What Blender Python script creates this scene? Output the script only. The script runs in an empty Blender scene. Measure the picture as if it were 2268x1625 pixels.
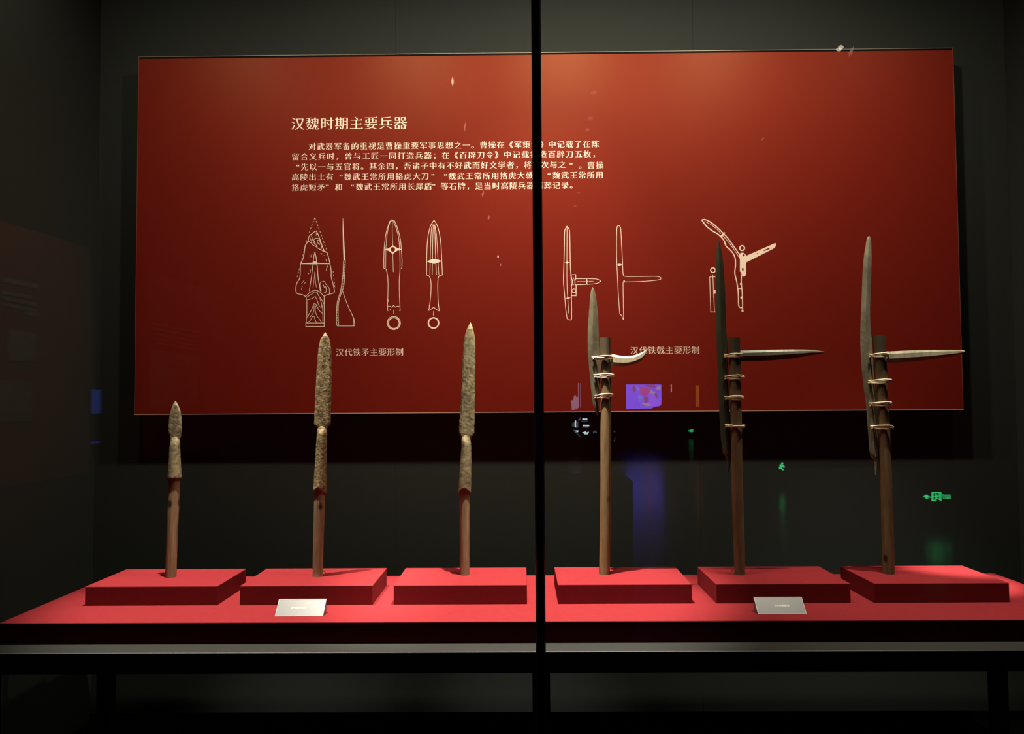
import bpy, bmesh, math, random
from mathutils import Vector, Matrix

random.seed(7)
S = bpy.context.scene
COL = S.collection

# ------------------------------------------------------------------ camera
EYE = Vector((0.0, 0.0, 1.5))
F_PX, PITCH, YAW, ROLL = 1856.8, 0.0418, -0.0105, -0.0064
cp, sp, cy, sy = math.cos(PITCH), math.sin(PITCH), math.cos(YAW), math.sin(YAW)
FWD = Vector((sy * cp, cy * cp, sp))
_r = Vector((cy, -sy, 0.0))
_u = _r.cross(FWD)
RIGHT = _r * math.cos(ROLL) + _u * math.sin(ROLL)
UP = -_r * math.sin(ROLL) + _u * math.cos(ROLL)
cam_d = bpy.data.cameras.new('camera')
cam = bpy.data.objects.new('camera', cam_d)
COL.objects.link(cam)
cam_d.sensor_fit = 'HORIZONTAL'
cam_d.sensor_width = 36.0
cam_d.lens = F_PX / 2268.0 * 36.0
cam_d.clip_start, cam_d.clip_end = 0.02, 120.0
M = Matrix((RIGHT, UP, -FWD)).transposed().to_4x4()
M.translation = EYE
cam.matrix_world = M
S.camera = cam

# ------------------------------------------------------------------ world, exposure
w = bpy.data.worlds.new('world')
S.world = w
w.use_nodes = True
w.node_tree.nodes['Background'].inputs[0].default_value = (0.6, 0.7, 0.8, 1)
w.node_tree.nodes['Background'].inputs[1].default_value = 0.0
S.view_settings.view_transform = 'Standard'
S.view_settings.look = 'None'
S.view_settings.gamma = 1.0
S.view_settings.use_curve_mapping = False
S.view_settings.exposure = 0.0
S.cycles.use_denoising = True
S.cycles.max_bounces = 8
S.cycles.diffuse_bounces = 3
S.cycles.glossy_bounces = 4
S.cycles.transparent_max_bounces = 16
S.cycles.sample_clamp_indirect = 3.0
S.cycles.caustics_reflective = False
S.cycles.caustics_refractive = False


# ------------------------------------------------------------------ lamps in the top of the case
def spot(loc, aim, power, size, blend, radius, col=(1.0, 0.86, 0.66)):
    d = bpy.data.lights.new('case_spotlight', 'SPOT')
    d.energy, d.spot_size, d.spot_blend, d.shadow_soft_size, d.color = power, math.radians(size), blend, radius, col
    o = bpy.data.objects.new('case_spotlight', d)
    COL.objects.link(o)
    o.location = loc
    o.rotation_euler = (Vector(aim) - Vector(loc)).to_track_quat('-Z', 'Y').to_euler()
    return o


for x, power in ((-1.18, 19), (-0.45, 42), (0.20, 74), (0.85, 50), (1.50, 9)):       # five lamps washing the red panel
    spot((x, 2.15, 3.13), (x, 2.94, 1.75), power, 140, 1.0, 0.035, (1.0, 0.86, 0.62))
spot((-0.80, 2.19, 3.26), (-0.78, 2.35, 1.0), 800, 31, 0.7, 0.015, (1.0, 0.89, 0.76))   # lamps on the plinths
spot((0.02, 2.19, 3.26), (0.02, 2.34, 1.0), 1140, 31, 0.7, 0.015, (1.0, 0.89, 0.76))
spot((1.10, 2.19, 3.26), (1.15, 2.40, 1.0), 270, 40, 0.9, 0.015, (1.0, 0.89, 0.76))
spot((0.15, 2.17, 3.20), (0.02, 2.94, 1.70), 60, 48, 1.0, 0.025, (1.0, 0.86, 0.66))      # lower middle of the panel
spot((1.75, 2.20, 3.26), (1.29, 2.53, 1.0), 1350, 11, 0.9, 0.010, (1.0, 0.89, 0.76))


# ------------------------------------------------------------------ helpers
def ray(px, py):
    return RIGHT * ((px - 1134.0) / F_PX) + UP * ((812.5 - py) / F_PX) + FWD


def at(px, py, y):
    """the point of the plane Y = y seen at a place in the photograph"""
    d = ray(px, py)
    return EYE + d * ((y - EYE.y) / d.y)


def on_level(px, py, z):
    d = ray(px, py)
    return EYE + d * ((z - EYE.z) / d.z)


def origin_of(o):
    v = Vector((0, 0, 0))
    while o is not None:
        v += o.location
        o = o.parent
    return v


def finish(name, me, mat, parent=None, smooth=False):
    """me is in world coordinates"""
    o = bpy.data.objects.new(name, me)
    COL.objects.link(o)
    if parent is not None:
        me.transform(Matrix.Translation(-origin_of(parent)))
        o.parent = parent
    if mat is not None:
        me.materials.append(mat)
    if smooth:
        for p in me.polygons:
            p.use_smooth = True
    return o


def obj(name, bm, mat, parent=None, smooth=False, center=False):
    me = bpy.data.meshes.new(name)
    bmesh.ops.recalc_face_normals(bm, faces=bm.faces)
    bm.to_mesh(me)
    bm.free()
    o = finish(name, me, mat, parent, smooth)
    if center and parent is None:
        xs = [v.co for v in me.vertices]
        c = Vector((sum(v.x for v in xs) / len(xs), sum(v.y for v in xs) / len(xs), min(v.z for v in xs)))
        me.transform(Matrix.Translation(-c))
        o.location = c
    return o


def tag(o, label=None, cat=None, group=None, kind=None):
    if label: o['label'] = label
    if cat: o['category'] = cat
    if group: o['group'] = group
    if kind: o['kind'] = kind
    return o


def thing(name, loc, label, cat, group=None):
    o = bpy.data.objects.new(name, None)
    o.empty_display_size = 0.05
    COL.objects.link(o)
    o.location = loc
    return tag(o, label, cat, group)


def add_box(bm, lo, hi, bevel=0.0, seg=2):
    r = bmesh.ops.create_cube(bm, size=1.0)
    c = [(a + b) / 2 for a, b in zip(lo, hi)]
    s = [b - a for a, b in zip(lo, hi)]
    for v in r['verts']:
        v.co = Vector((c[0] + v.co.x * s[0], c[1] + v.co.y * s[1], c[2] + v.co.z * s[2]))
    if bevel > 0:
        es = list({e for v in r['verts'] for e in v.link_edges})
        bmesh.ops.bevel(bm, geom=es, offset=bevel, segments=seg, affect='EDGES', profile=0.5)


def box(name, lo, hi, mat, parent=None, bevel=0.0, center=False, seg=2):
    bm = bmesh.new()
    add_box(bm, lo, hi, bevel, seg)
    return obj(name, bm, mat, parent, center=center)


def pchip(ts, vs, t):
    n = len(ts)
    if t <= ts[0]: return vs[0]
    if t >= ts[-1]: return vs[-1]
    h = [ts[i + 1] - ts[i] for i in range(n - 1)]
    d = [(vs[i + 1] - vs[i]) / h[i] for i in range(n - 1)]
    m = [0.0] * n
    m[0], m[-1] = d[0], d[-1]
    for i in range(1, n - 1):
        if d[i - 1] * d[i] > 0:
            w1, w2 = 2 * h[i] + h[i - 1], h[i] + 2 * h[i - 1]
            m[i] = (w1 + w2) / (w1 / d[i - 1] + w2 / d[i])
    i = max(k for k in range(n - 1) if ts[k] <= t)
    s = (t - ts[i]) / h[i]
    return ((1 + 2 * s) * (1 - s) ** 2 * vs[i] + s * (1 - s) ** 2 * h[i] * m[i]
            + s * s * (3 - 2 * s) * vs[i + 1] + s * s * (s - 1) * h[i] * m[i + 1])


def rails(pairs, y, step=6.0):
    """pairs of picture points (ax,ay,bx,by) down a thing -> finely spaced pairs of points on the plane Y = y"""
    ts = [0.0]
    for p, q in zip(pairs, pairs[1:]):
        ts.append(ts[-1] + max(1e-3, math.hypot((p[0] + p[2] - q[0] - q[2]) / 2, (p[1] + p[3] - q[1] - q[3]) / 2)))
    out = []
    for i in range(len(ts) - 1):
        k = max(1, int(round((ts[i + 1] - ts[i]) / step)))
        for j in range(k):
            t = ts[i] + (ts[i + 1] - ts[i]) * j / k
            v = [pchip(ts, [p[c] for p in pairs], t) for c in range(4)]
            out.append((at(v[0], v[1], y), at(v[2], v[3], y)))
    p = pairs[-1]
    out.append((at(p[0], p[1], y), at(p[2], p[3], y)))
    return out


ROUND = [(-math.cos(2 * math.pi * k / 20), -math.sin(2 * math.pi * k / 20)) for k in range(20)]
BEVELLED = [(-1, 0), (-0.90, -0.42), (-0.72, -0.78), (-0.35, -0.95), (0, -1), (0.35, -0.95), (0.72, -0.78), (0.90, -0.42),
            (1, 0), (0.90, 0.42), (0.72, 0.78), (0.35, 0.95), (0, 1), (-0.35, 0.95), (-0.72, 0.78), (-0.90, 0.42)]
RIDGED = [(-1, 0), (-0.55, -0.62), (-0.12, -1), (0.45, -0.6), (1, 0), (0.45, 0.6), (-0.12, 1), (-0.55, 0.62)]


def loft(bm, rl, section, depth, shake=0.0, caps=True, off=0.0):
    """skin a section along pairs of points; depth: half thickness in Y, a number or f(i, n, half width)"""
    rings = []
    n = len(rl)
    for i, (a, b) in enumerate(rl):
        c, u = (a + b) / 2, (b - a) / 2
        hw = max(u.length, 1e-4)
        dd = depth(i, n, hw) if callable(depth) else depth
        ring = []
        for (su, sv) in section:
            j = 1 + random.uniform(-shake, shake)
            ring.append(bm.verts.new(c + u * su * j + Vector((0, dd * sv * j + off, 0))))
        rings.append(ring)
    m = len(section)
    for r0, r1 in zip(rings, rings[1:]):
        for k in range(m):
            bm.faces.new((r0[k], r0[(k + 1) % m], r1[(k + 1) % m], r1[k]))
    if caps:
        for r_ in (rings[0], rings[-1]):
            for e in bm.faces.new(r_).edges: e.smooth = False
    return rings


def tube(bm, pts, r, n=8, closed=False):
    rings = []
    N = len(pts)
    for i, p in enumerate(pts):
        t = (pts[(i + 1) % N] - pts[i - 1]) if closed else (pts[min(i + 1, N - 1)] - pts[max(i - 1, 0)])
        t.normalize()
        a = t.cross(Vector((0, 0, 1)))
        if a.length < 1e-3: a = t.cross(Vector((0, 1, 0)))
        a.normalize()
        b = t.cross(a)
        rings.append([bm.verts.new(p + (a * math.cos(2 * math.pi * k / n) + b * math.sin(2 * math.pi * k / n)) * r) for k in range(n)])
    for i in range(N if closed else N - 1):
        r0, r1 = rings[i], rings[(i + 1) % N]
        for k in range(n):
            bm.faces.new((r0[k], r0[(k + 1) % n], r1[(k + 1) % n], r1[k]))
    if not closed:
        bm.faces.new(rings[0])
        bm.faces.new(rings[-1])


# ------------------------------------------------------------------ materials
def mat(name, col, rough=0.6, metal=0.0, spec=0.5, noise=None, bump=None, mix2=None, stretch=(1, 1, 1), emit=None, sheen=0.0, coat=0.0, coat_rough=0.1):
    """noise = (scale, amount, detail): mottles the colour towards mix2; bump = (scale, strength, distance)"""
    m = bpy.data.materials.new(name)
    m.use_nodes = True
    nt = m.node_tree
    b = nt.nodes['Principled BSDF']
    b.inputs['Base Color'].default_value = (*col, 1)
    b.inputs['Roughness'].default_value = rough
    b.inputs['Metallic'].default_value = metal
    b.inputs['Specular IOR Level'].default_value = spec
    if sheen: b.inputs['Sheen Weight'].default_value = sheen
    if coat:
        b.inputs['Coat Weight'].default_value = coat
        b.inputs['Coat Roughness'].default_value = coat_rough
    if emit:
        b.inputs['Emission Color'].default_value = (*emit[0], 1)
        b.inputs['Emission Strength'].default_value = emit[1]
        m.cycles.emission_sampling = 'NONE'
    if noise or bump:
        tc = nt.nodes.new('ShaderNodeTexCoord')
        mp = nt.nodes.new('ShaderNodeMapping')
        mp.inputs['Scale'].default_value = stretch
        oi = nt.nodes.new('ShaderNodeObjectInfo')
        va = nt.nodes.new('ShaderNodeVectorMath')
        va.operation = 'MULTIPLY_ADD'
        va.inputs[1].default_value = (7.0, 11.0, 5.0)
        nt.links.new(oi.outputs['Random'], va.inputs[0])
        nt.links.new(tc.outputs['Object'], va.inputs[2])
        nt.links.new(va.outputs[0], mp.inputs['Vector'])
    if noise:
        n = nt.nodes.new('ShaderNodeTexNoise')
        n.inputs['Scale'].default_value = noise[0]
        n.inputs['Detail'].default_value = noise[2]
        n.inputs['Roughness'].default_value = 0.65
        nt.links.new(mp.outputs['Vector'], n.inputs['Vector'])
        r = nt.nodes.new('ShaderNodeValToRGB')
        lo = max(0.0, 0.5 - noise[1])
        hi = min(1.0, 0.5 + noise[1])
        r.color_ramp.elements[0].position = lo
        r.color_ramp.elements[1].position = hi
        r.color_ramp.elements[0].color = (*col, 1)
        r.color_ramp.elements[1].color = (*mix2, 1)
        nt.links.new(n.outputs['Fac'], r.inputs['Fac'])
        nt.links.new(r.outputs['Color'], b.inputs['Base Color'])
    if bump:
        n2 = nt.nodes.new('ShaderNodeTexNoise')
        n2.inputs['Scale'].default_value = bump[0]
        n2.inputs['Detail'].default_value = 4
        nt.links.new(mp.outputs['Vector'], n2.inputs['Vector'])
        bp = nt.nodes.new('ShaderNodeBump')
        bp.inputs['Strength'].default_value = bump[1]
        bp.inputs['Distance'].default_value = bump[2]
        nt.links.new(n2.outputs['Fac'], bp.inputs['Height'])
        nt.links.new(bp.outputs['Normal'], b.inputs['Normal'])
    return m


def knotty(name, a, b_, knot, rough=0.6, upper_tint=None):
    """long grained wood with dark knots; stain = (colour, from height, to height): colour blended in towards the upper end"""
    m = mat(name, a, rough, 0, 0.3, (150, 0.24, 7), (150, 0.35, 0.0012), b_, (1, 1, 0.07))
    nt = m.node_tree
    bs = nt.nodes['Principled BSDF']
    src = bs.inputs['Base Color'].links[0].from_socket
    tc = next(n for n in nt.nodes if n.type == 'TEX_COORD')
    va = next(n for n in nt.nodes if n.type == 'VECT_MATH')
    mp = nt.nodes.new('ShaderNodeMapping')
    mp.inputs['Scale'].default_value = (1, 1, 0.6)
    vo = nt.nodes.new('ShaderNodeTexVoronoi')
    vo.inputs['Scale'].default_value = 17
    rr = nt.nodes.new('ShaderNodeValToRGB')
    rr.color_ramp.elements[0].position, rr.color_ramp.elements[1].position = 0.07, 0.15
    rr.color_ramp.elements[0].color, rr.color_ramp.elements[1].color = (1, 1, 1, 1), (0, 0, 0, 1)
    mx = nt.nodes.new('ShaderNodeMix')
    mx.data_type = 'RGBA'
    nt.links.new(va.outputs[0], mp.inputs['Vector'])
    nt.links.new(mp.outputs['Vector'], vo.inputs['Vector'])
    nt.links.new(vo.outputs['Distance'], rr.inputs['Fac'])
    nt.links.new(rr.outputs['Color'], mx.inputs[0])
    nt.links.new(src, mx.inputs[6])
    mx.inputs[7].default_value = (*knot, 1)
    out = mx.outputs[2]
    if upper_tint:  # shaft colour turns darker grey-olive towards the top
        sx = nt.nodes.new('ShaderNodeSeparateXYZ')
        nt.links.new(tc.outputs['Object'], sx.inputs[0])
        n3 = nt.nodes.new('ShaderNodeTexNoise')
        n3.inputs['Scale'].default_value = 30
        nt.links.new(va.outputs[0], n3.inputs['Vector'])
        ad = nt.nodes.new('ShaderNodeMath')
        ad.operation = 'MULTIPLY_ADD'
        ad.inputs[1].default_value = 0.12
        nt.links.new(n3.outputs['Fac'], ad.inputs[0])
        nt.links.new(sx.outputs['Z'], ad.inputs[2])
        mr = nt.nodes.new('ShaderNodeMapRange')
        mr.inputs['From Min'].default_value, mr.inputs['From Max'].default_value = upper_tint[1] + .06, upper_tint[2] + .06
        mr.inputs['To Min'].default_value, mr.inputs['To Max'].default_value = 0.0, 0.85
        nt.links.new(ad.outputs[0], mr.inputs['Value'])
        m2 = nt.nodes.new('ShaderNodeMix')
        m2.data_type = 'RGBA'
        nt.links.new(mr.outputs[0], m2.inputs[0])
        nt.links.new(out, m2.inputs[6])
        m2.inputs[7].default_value = (*upper_tint[0], 1)
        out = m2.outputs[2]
    nt.links.new(out, bs.inputs['Base Color'])
    return m


def glass_mat():
    m = bpy.data.materials.new('case_glass')
    m.use_nodes = True
    nt = m.node_tree
    nt.nodes.remove(nt.nodes['Principled BSDF'])
    t = nt.nodes.new('ShaderNodeBsdfTransparent')
    t.inputs[0].default_value = (0.985, 0.99, 0.985, 1)
    g = nt.nodes.new('ShaderNodeBsdfGlossy')
    g.inputs['Roughness'].default_value = 0.0
    mx = nt.nodes.new('ShaderNodeMixShader')
    mx.inputs[0].default_value = 0.042
    nt.links.new(t.outputs[0], mx.inputs[1])
    nt.links.new(g.outputs[0], mx.inputs[2])
    nt.links.new(mx.outputs[0], nt.nodes['Material Output'].inputs['Surface'])
    return m


MAT = {
    'wall': mat('grey_green_wall_paint', (0.0235, 0.0275, 0.0268), 0.75, 0, 0.12, (3, 0.5, 3), (160, 0.12, 0.001), (0.0255, 0.030, 0.0292)),
    'black': mat('matt_black_metal', (0.006, 0.006, 0.006), 0.6, 0, 0.15),
    'dark_floor': mat('black_case_floor', (0.0022, 0.0022, 0.0020), 0.9, 0, 0.0),
    'panel': mat('red_glossy_print', (0.165, 0.0115, 0.0075), 0.46, 0, 0.2, (1.6, 0.5, 2), None, (0.180, 0.0128, 0.0083), (1, 1, 0.25)),
    'panel_edge': mat('pale_panel_edge', (0.60, 0.42, 0.32), 0.5),
    'panel_lip': mat('grey_panel_lip', (0.16, 0.15, 0.13), 0.4),
    'panel_side': mat('brown_panel_side', (0.22, 0.10, 0.06), 0.4),
    'gap_shade': mat('shadow_gap_black', (0.004, 0.003, 0.003), 0.8, 0, 0.1),
    'print': mat('cream_print', (0.98, 0.80, 0.69), 0.55, 0, 0.3),
    'felt': mat('red_felt', (0.150, 0.0158, 0.0190), 0.98, 0, 0.0, (55, 0.35, 6), (700, 0.35, 0.0006), (0.182, 0.0190, 0.0228)),
    'table_top': mat('grey_table_top', (0.0108, 0.0118, 0.0108), 0.6, 0, 0.3, (14, 0.4, 5), None, (0.0152, 0.016, 0.014), (0.15, 3, 1)),
    'lip': mat('pale_metal_lip', (0.11, 0.11, 0.10), 0.4, 0.3),
    'iron': mat('worn_olive_iron', (0.0624, 0.0515, 0.0281), 0.55, 0.2, 0.4, (80, 0.15, 9), (190, 0.35, 0.0009), (0.248, 0.203, 0.108)),
    'pitted': mat('pitted_brown_iron', (0.0390, 0.0289, 0.0148), 0.52, 0.2, 0.4, (125, 0.14, 9), (190, 0.6, 0.0014), (0.355, 0.262, 0.128)),
    'blade': mat('grey_olive_blade', (0.0585, 0.0515, 0.0312), 0.45, 0.2, 0.3, (30, 0.22, 8), (60, 0.25, 0.002), (0.1482, 0.1310, 0.0819), (1, 1, 0.35)),
    'blade_pale': mat('pale_olive_blade', (0.1326, 0.1170, 0.0780), 0.45, 0.2, 0.3, (30, 0.22, 8), (60, 0.25, 0.002), (0.2808, 0.2535, 0.1755), (1, 1, 0.35)),
    'blade_dark': mat('dark_green_blade', (0.0429, 0.0452, 0.0312), 0.42, 0.2, 0.3, (18, 0.3, 8), (60, 0.25, 0.002), (0.1014, 0.0975, 0.0624), (1, 1, 0.3)),
    'wood_red': knotty('red_brown_wood', (0.1092, 0.0640, 0.0328), (0.2652, 0.1755, 0.0975), (0.0234, 0.0140, 0.0078)),
    'wood_tan': knotty('tan_wood', (0.1014, 0.0640, 0.0281), (0.2340, 0.1599, 0.0741), (0.0312, 0.0187, 0.0094), upper_tint=((0.0390, 0.0320, 0.0172), .46, .60)),
    'wood_dark': knotty('dark_brown_wood', (0.0663, 0.0406, 0.0195), (0.1716, 0.1092, 0.0530), (0.0156, 0.0086, 0.0047), upper_tint=((0.0390, 0.0320, 0.0187), .52, .62)),
    'cord': mat('pale_hemp_cord', (0.56, 0.47, 0.30), 0.85, 0, 0.2, (160, 0.3, 4), (400, 0.6, 0.002), (0.80, 0.70, 0.49)),
    'acrylic': mat('frosted_acrylic', (0.098, 0.107, 0.107), 0.35, 0, 0.4),
    'acrylic_edge': mat('polished_acrylic_edge', (0.36, 0.34, 0.31), 0.25, 0, 0.5),
    'white_print': mat('white_print', (1.0, 0.98, 0.92), 0.6),
    'seal': mat('clear_silicone_seal', (0.10, 0.09, 0.09), 0.35, 0, 0.5),
    'post': mat('black_post_finish', (0.012, 0.011, 0.011), 0.3, 0, 0.35),
    'gallery': mat('black_gallery_paint', (0.012, 0.012, 0.012), 0.8, 0, 0.1),
    'gallery_floor': mat('polished_black_floor', (0.008, 0.008, 0.009), 0.19, 0, 0.20),
    'glass': glass_mat(),
}

MAT['panel'].node_tree.nodes['Principled BSDF'].inputs['Specular Tint'].default_value = (1.0, 0.72, 0.36, 1)

# ------------------------------------------------------------------ the case as a room
YW, XL, XR, ZF, ZC = 3.03, -1.545, 1.775, 0.372, 3.42        # back wall, side walls, case floor, case ceiling
YG = 1.972                                                   # outer face of the glass


def structure(o):
    o['kind'] = 'structure'
    return o


bm = bmesh.new()                                             # three boards with hairline joints on one backing
j1, j2 = at(876, 60, YW).x, at(1546, 800, YW).x
for a, b in ((XL, j1 - .0004), (j1 + .0004, j2 - .0004), (j2 + .0004, XR)):
    add_box(bm, (a, YW, ZF), (b, YW + .02, ZC), 0.0005, 1)
add_box(bm, (XL, YW + .0012, ZF), (XR, YW + .05, ZC))
structure(obj('wall_back', bm, MAT['wall']))
structure(box('wall_left', (XL - .05, YG, ZF), (XL, YW + .05, ZC), MAT['wall']))
structure(box('wall_right', (XR, YG, ZF), (XR + .05, YW + .05, ZC), MAT['wall']))
structure(box('floor_case', (XL - .05, YG - .05, ZF - .08), (XR + .05, YW + .05, ZF), MAT['dark_floor']))
structure(box('ceiling_case', (XL - .05, YG - .05, ZC), (XR + .05, YW + .05, ZC + .05), MAT['gallery']))
structure(box('baseboard_back', (XL, YW - .014, ZF), (XR, YW, ZF + .028), MAT['dark_floor'], bevel=.002))
structure(box('trim_1', (XL - .05, YG - .05, 0.0), (XR + .05, YG, ZF - .08), MAT['gallery']))

# glass front: two panes either side of a slim black post
pc = at(1188, 150, YG).x
PW = 0.0098
post = thing('mullion_post', (pc, YG + .006, ZF), 'slim black upright post joining the two glass panes', 'post')
box('post_bar', (pc - PW, YG - .006, ZF), (pc + PW, YG + .018, ZC), MAT['post'], post, .003)
for s in (-1, 1):
    box('seal_strip', (pc + s * (PW + .0008) - .0008, YG + .001, ZF), (pc + s * (PW + .0008) + .0008, YG + .012, ZC), MAT['seal'], post)
tag(box('glass_pane', (XL, YG, ZF), (pc - PW - .0018, YG + .012, ZC), MAT['glass'], center=True), 'large clear glass pane covering the three spears', 'glass pane', 'glass panes of the case front')
tag(box('glass_pane', (pc + PW + .0018, YG, ZF), (XR, YG + .012, ZC), MAT['glass'], center=True), 'large clear glass pane covering the three halberds', 'glass pane', 'glass panes of the case front')

# ------------------------------------------------------------------ table, platform, plinths
ZT, ZPF, ZPL = 1.5 - .5974, 1.5 - .5436, 1.5 - .4921          # table top, platform top, plinth top
TY0, TY1, TX0, TX1 = 2.032, 2.88, -1.335, 1.50
table = thing('display_table', ((TX0 + TX1) / 2, (TY0 + TY1) / 2, ZF), 'long black table with a grey top under the red platform', 'table')
box('tabletop', (TX0, TY0 + .003, ZT - .006), (TX1, TY1, ZT), MAT['table_top'], table, .001)
tag(box('edge_strip', (TX0, TY0, ZT - .006), (TX1, TY0 + .003, ZT + .0006), MAT['lip'], table, .0012), 'pale metal front edge strip')
box('apron', (TX0 + .002, TY0 + .004, 1.5 - .6478), (TX1 - .002, TY1 - .004, ZT - .006), MAT['black'], table, .001)
lx = at(1199, 1530, 2.05).x
for x, y in ((TX0 + .03, TY0 + .03), (TX1 - .03, TY0 + .03), (lx, TY0 + .03), (TX0 + .03, TY1 - .23), (TX1 - .03, TY1 - .23)):
    box('leg', (x - .021, y - .021, ZF), (x + .021, y + .021, 1.5 - .6478), MAT['black'], table, .002)

tag(box('display_platform', (-1.3085, 2.1064, ZT), (1.4743, 2.6596, ZPF), MAT['felt'], bevel=.002, center=True),
    'long red felt platform running the width of the case under all six plinths', 'platform')
PLX = [-1.1849, -0.764, -0.3474, 0.0957, 0.5208, 0.9441]
WHO = ['red felt plinth carrying the short leaf-shaped spear', 'red felt plinth carrying the spear with the pitted brown blade',
       'red felt plinth carrying the tall spear beside the black post', 'red felt plinth carrying the halberd with the short curved hook',
       'red felt plinth carrying the dark green halberd', 'red felt plinth carrying the pale halberd at the end of the row']
for x, lab in zip(PLX, WHO):
    o = box('plinth', (x, 2.282, ZPF), (x + .36, 2.5202, ZPL), MAT['felt'], bevel=.0015, center=True)
    tag(o, lab, 'plinth', 'red felt plinths under the weapons')

# ------------------------------------------------------------------ lettering
_font_obj = None


def outlines(ch):
    """outlines of one character, in ems, as closed point lists"""
    global _font_obj
    if _font_obj is None:
        c = bpy.data.curves.new('lettering', 'FONT')
        _font_obj = bpy.data.objects.new('lettering', c)
        COL.objects.link(_font_obj)
    _font_obj.data.body = ch
    dg = bpy.context.evaluated_depsgraph_get()
    dg.update()
    cu = _font_obj.evaluated_get(dg).to_curve(dg)
    res = []
    for s in cu.splines:
        bp = list(s.bezier_points)
        pts = []
        for i, p in enumerate(bp):
            q = bp[(i + 1) % len(bp)]
            a, b, c, d = p.co, p.handle_right, q.handle_left, q.co
            straight = ((b - a).cross(d - a)).length < 1e-5 and ((c - a).cross(d - a)).length < 1e-5
            for k in range(1 if straight else 4):
                t = k / 4
                pts.append((a * (1 - t) ** 3 + b * 3 * t * (1 - t) ** 2 + c * 3 * t * t * (1 - t) + d * t ** 3).to_2d())
        clean = []
        for p in pts:
            if not clean or (p - clean[-1]).length > 1e-4: clean.append(p)
        if len(clean) > 2 and (clean[0] - clean[-1]).length < 1e-4: clean.pop()
        if len(clean) > 2: res.append(clean)
    _font_obj.to_curve_clear()
    return res




def char_loops(ch, fat=0.013, thin=0.015):
    """Blender outer outlines and holes: the outer one is the reverse of its holes; stroke normals point away from the ink"""
    loops = outlines(ch)
    if not loops: return []
    res = []
    for lp in loops:
        n = len(lp)
        area = sum(lp[i].x * lp[(i + 1) % n].y - lp[(i + 1) % n].x * lp[i].y for i in range(n)) / 2
        # is this loop inside an odd number of the others?
        inside = 0
        p = lp[0] * 0.999 + lp[1] * 0.001
        for other in loops:
            if other is lp: continue
            c = False
            m = len(other)
            for i in range(m):
                a, b = other[i], other[(i + 1) % m]
                if (a.y > p.y) != (b.y > p.y) and p.x < (b.x - a.x) * (p.y - a.y) / (b.y - a.y) + a.x: c = not c
            inside += c
        hole = inside % 2 == 1
        sg = (1 if area > 0 else -1) * (-1 if hole else 1)
        new = []
        for i in range(n):
            e0, e1 = (lp[i] - lp[i - 1]), (lp[(i + 1) % n] - lp[i])
            e0.normalize(); e1.normalize()
            n0, n1 = Vector((e0.y, -e0.x)) * sg, Vector((e1.y, -e1.x)) * sg
            dx = n0.x if abs(n0.x) > abs(n1.x) else n1.x
            dy = n0.y if abs(n0.y) > abs(n1.y) else n1.y
            q = Vector((lp[i].x + dx * fat, lp[i].y - dy * thin))
            # right-hand end of a level stroke: a short upright edge between two level ones
            L1 = (lp[(i + 1) % n] - lp[i]).length
            prev_l, next_l = (lp[i] - lp[i - 1]).length, (lp[(i + 2) % n] - lp[(i + 1) % n]).length
            e2 = (lp[(i + 2) % n] - lp[(i + 1) % n])
            if e2.length > 0: e2.normalize()
            end = (not hole and 0.05 < L1 < 0.095 and abs(e1.x) < 0.1 and n1.x > 0.9 and abs(e0.y) < 0.1 and abs(e2.y) < 0.1 and prev_l > 0.16 and next_l > 0.16)
            if end and e1.y < 0:        # going down the end: this corner is the upper one
                new += [Vector((q.x - 0.13, q.y)), Vector((q.x - 0.055, q.y + 0.062)), Vector((q.x, q.y))]
            elif end:                   # going up: the next corner is the upper one
                up = Vector((lp[(i + 1) % n].x + fat, lp[(i + 1) % n].y - thin))
                new += [q, Vector((up.x, up.y - 0.001)), Vector((up.x - 0.055, up.y + 0.062)), Vector((up.x - 0.13, up.y))]
            else:
                new.append(q)
        res.append(new)
    return res


def filled(name, loops):
    """loops of world points on one upright plane facing -Y, holes cut out -> mesh"""
    cu = bpy.data.curves.new(name, 'CURVE')
    cu.dimensions = '2D'
    cu.fill_mode = 'BOTH'
    y = loops[0][0].y
    for lp in loops:
        s = cu.splines.new('POLY')
        s.points.add(len(lp) - 1)
        for p, q in zip(s.points, lp): p.co = (q.x, q.z, 0, 1)
        s.use_cyclic_u = True
    o = bpy.data.objects.new(name, cu)
    COL.objects.link(o)
    dg = bpy.context.evaluated_depsgraph_get()
    dg.update()
    me = bpy.data.meshes.new_from_object(o.evaluated_get(dg))
    bpy.data.objects.remove(o)
    bpy.data.curves.remove(cu)
    me.transform(Matrix(((1, 0, 0, 0), (0, 0, 0, y), (0, 1, 0, 0), (0, 0, 0, 1))))
    me.materials.clear()
    return me


_cache = {}


def glyph(ch):
    if ch not in _cache: _cache[ch] = char_loops(ch)
    return _cache[ch]


PY = 2.9453                                   # face of the red panel
INK = PY - .0006
MPP = PY / F_PX / cp                          # metres per picture pixel on it


def set_text(rows, em_px, mirror=1):
    """rows: (string, centre of first character, centre of last or pitch, middle line) in picture pixels"""
    loops = []
    em = em_px * MPP
    for s, x0, pitch, y0 in rows:
        base = at(x0, y0, INK)
        step = pitch * MPP
        for i, ch in enumerate(s):
            if ch == ' ': continue
            cx, cz = base.x + i * step, base.z - 0.0006 * i * 0
            half = 0.5 if ch not in '“”' else 0.26
            for lp in glyph(ch):
                loops.append([Vector((cx + (p.x - half) * em, INK, cz + (p.y - 0.38) * em)) for p in lp])
    return loops


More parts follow.
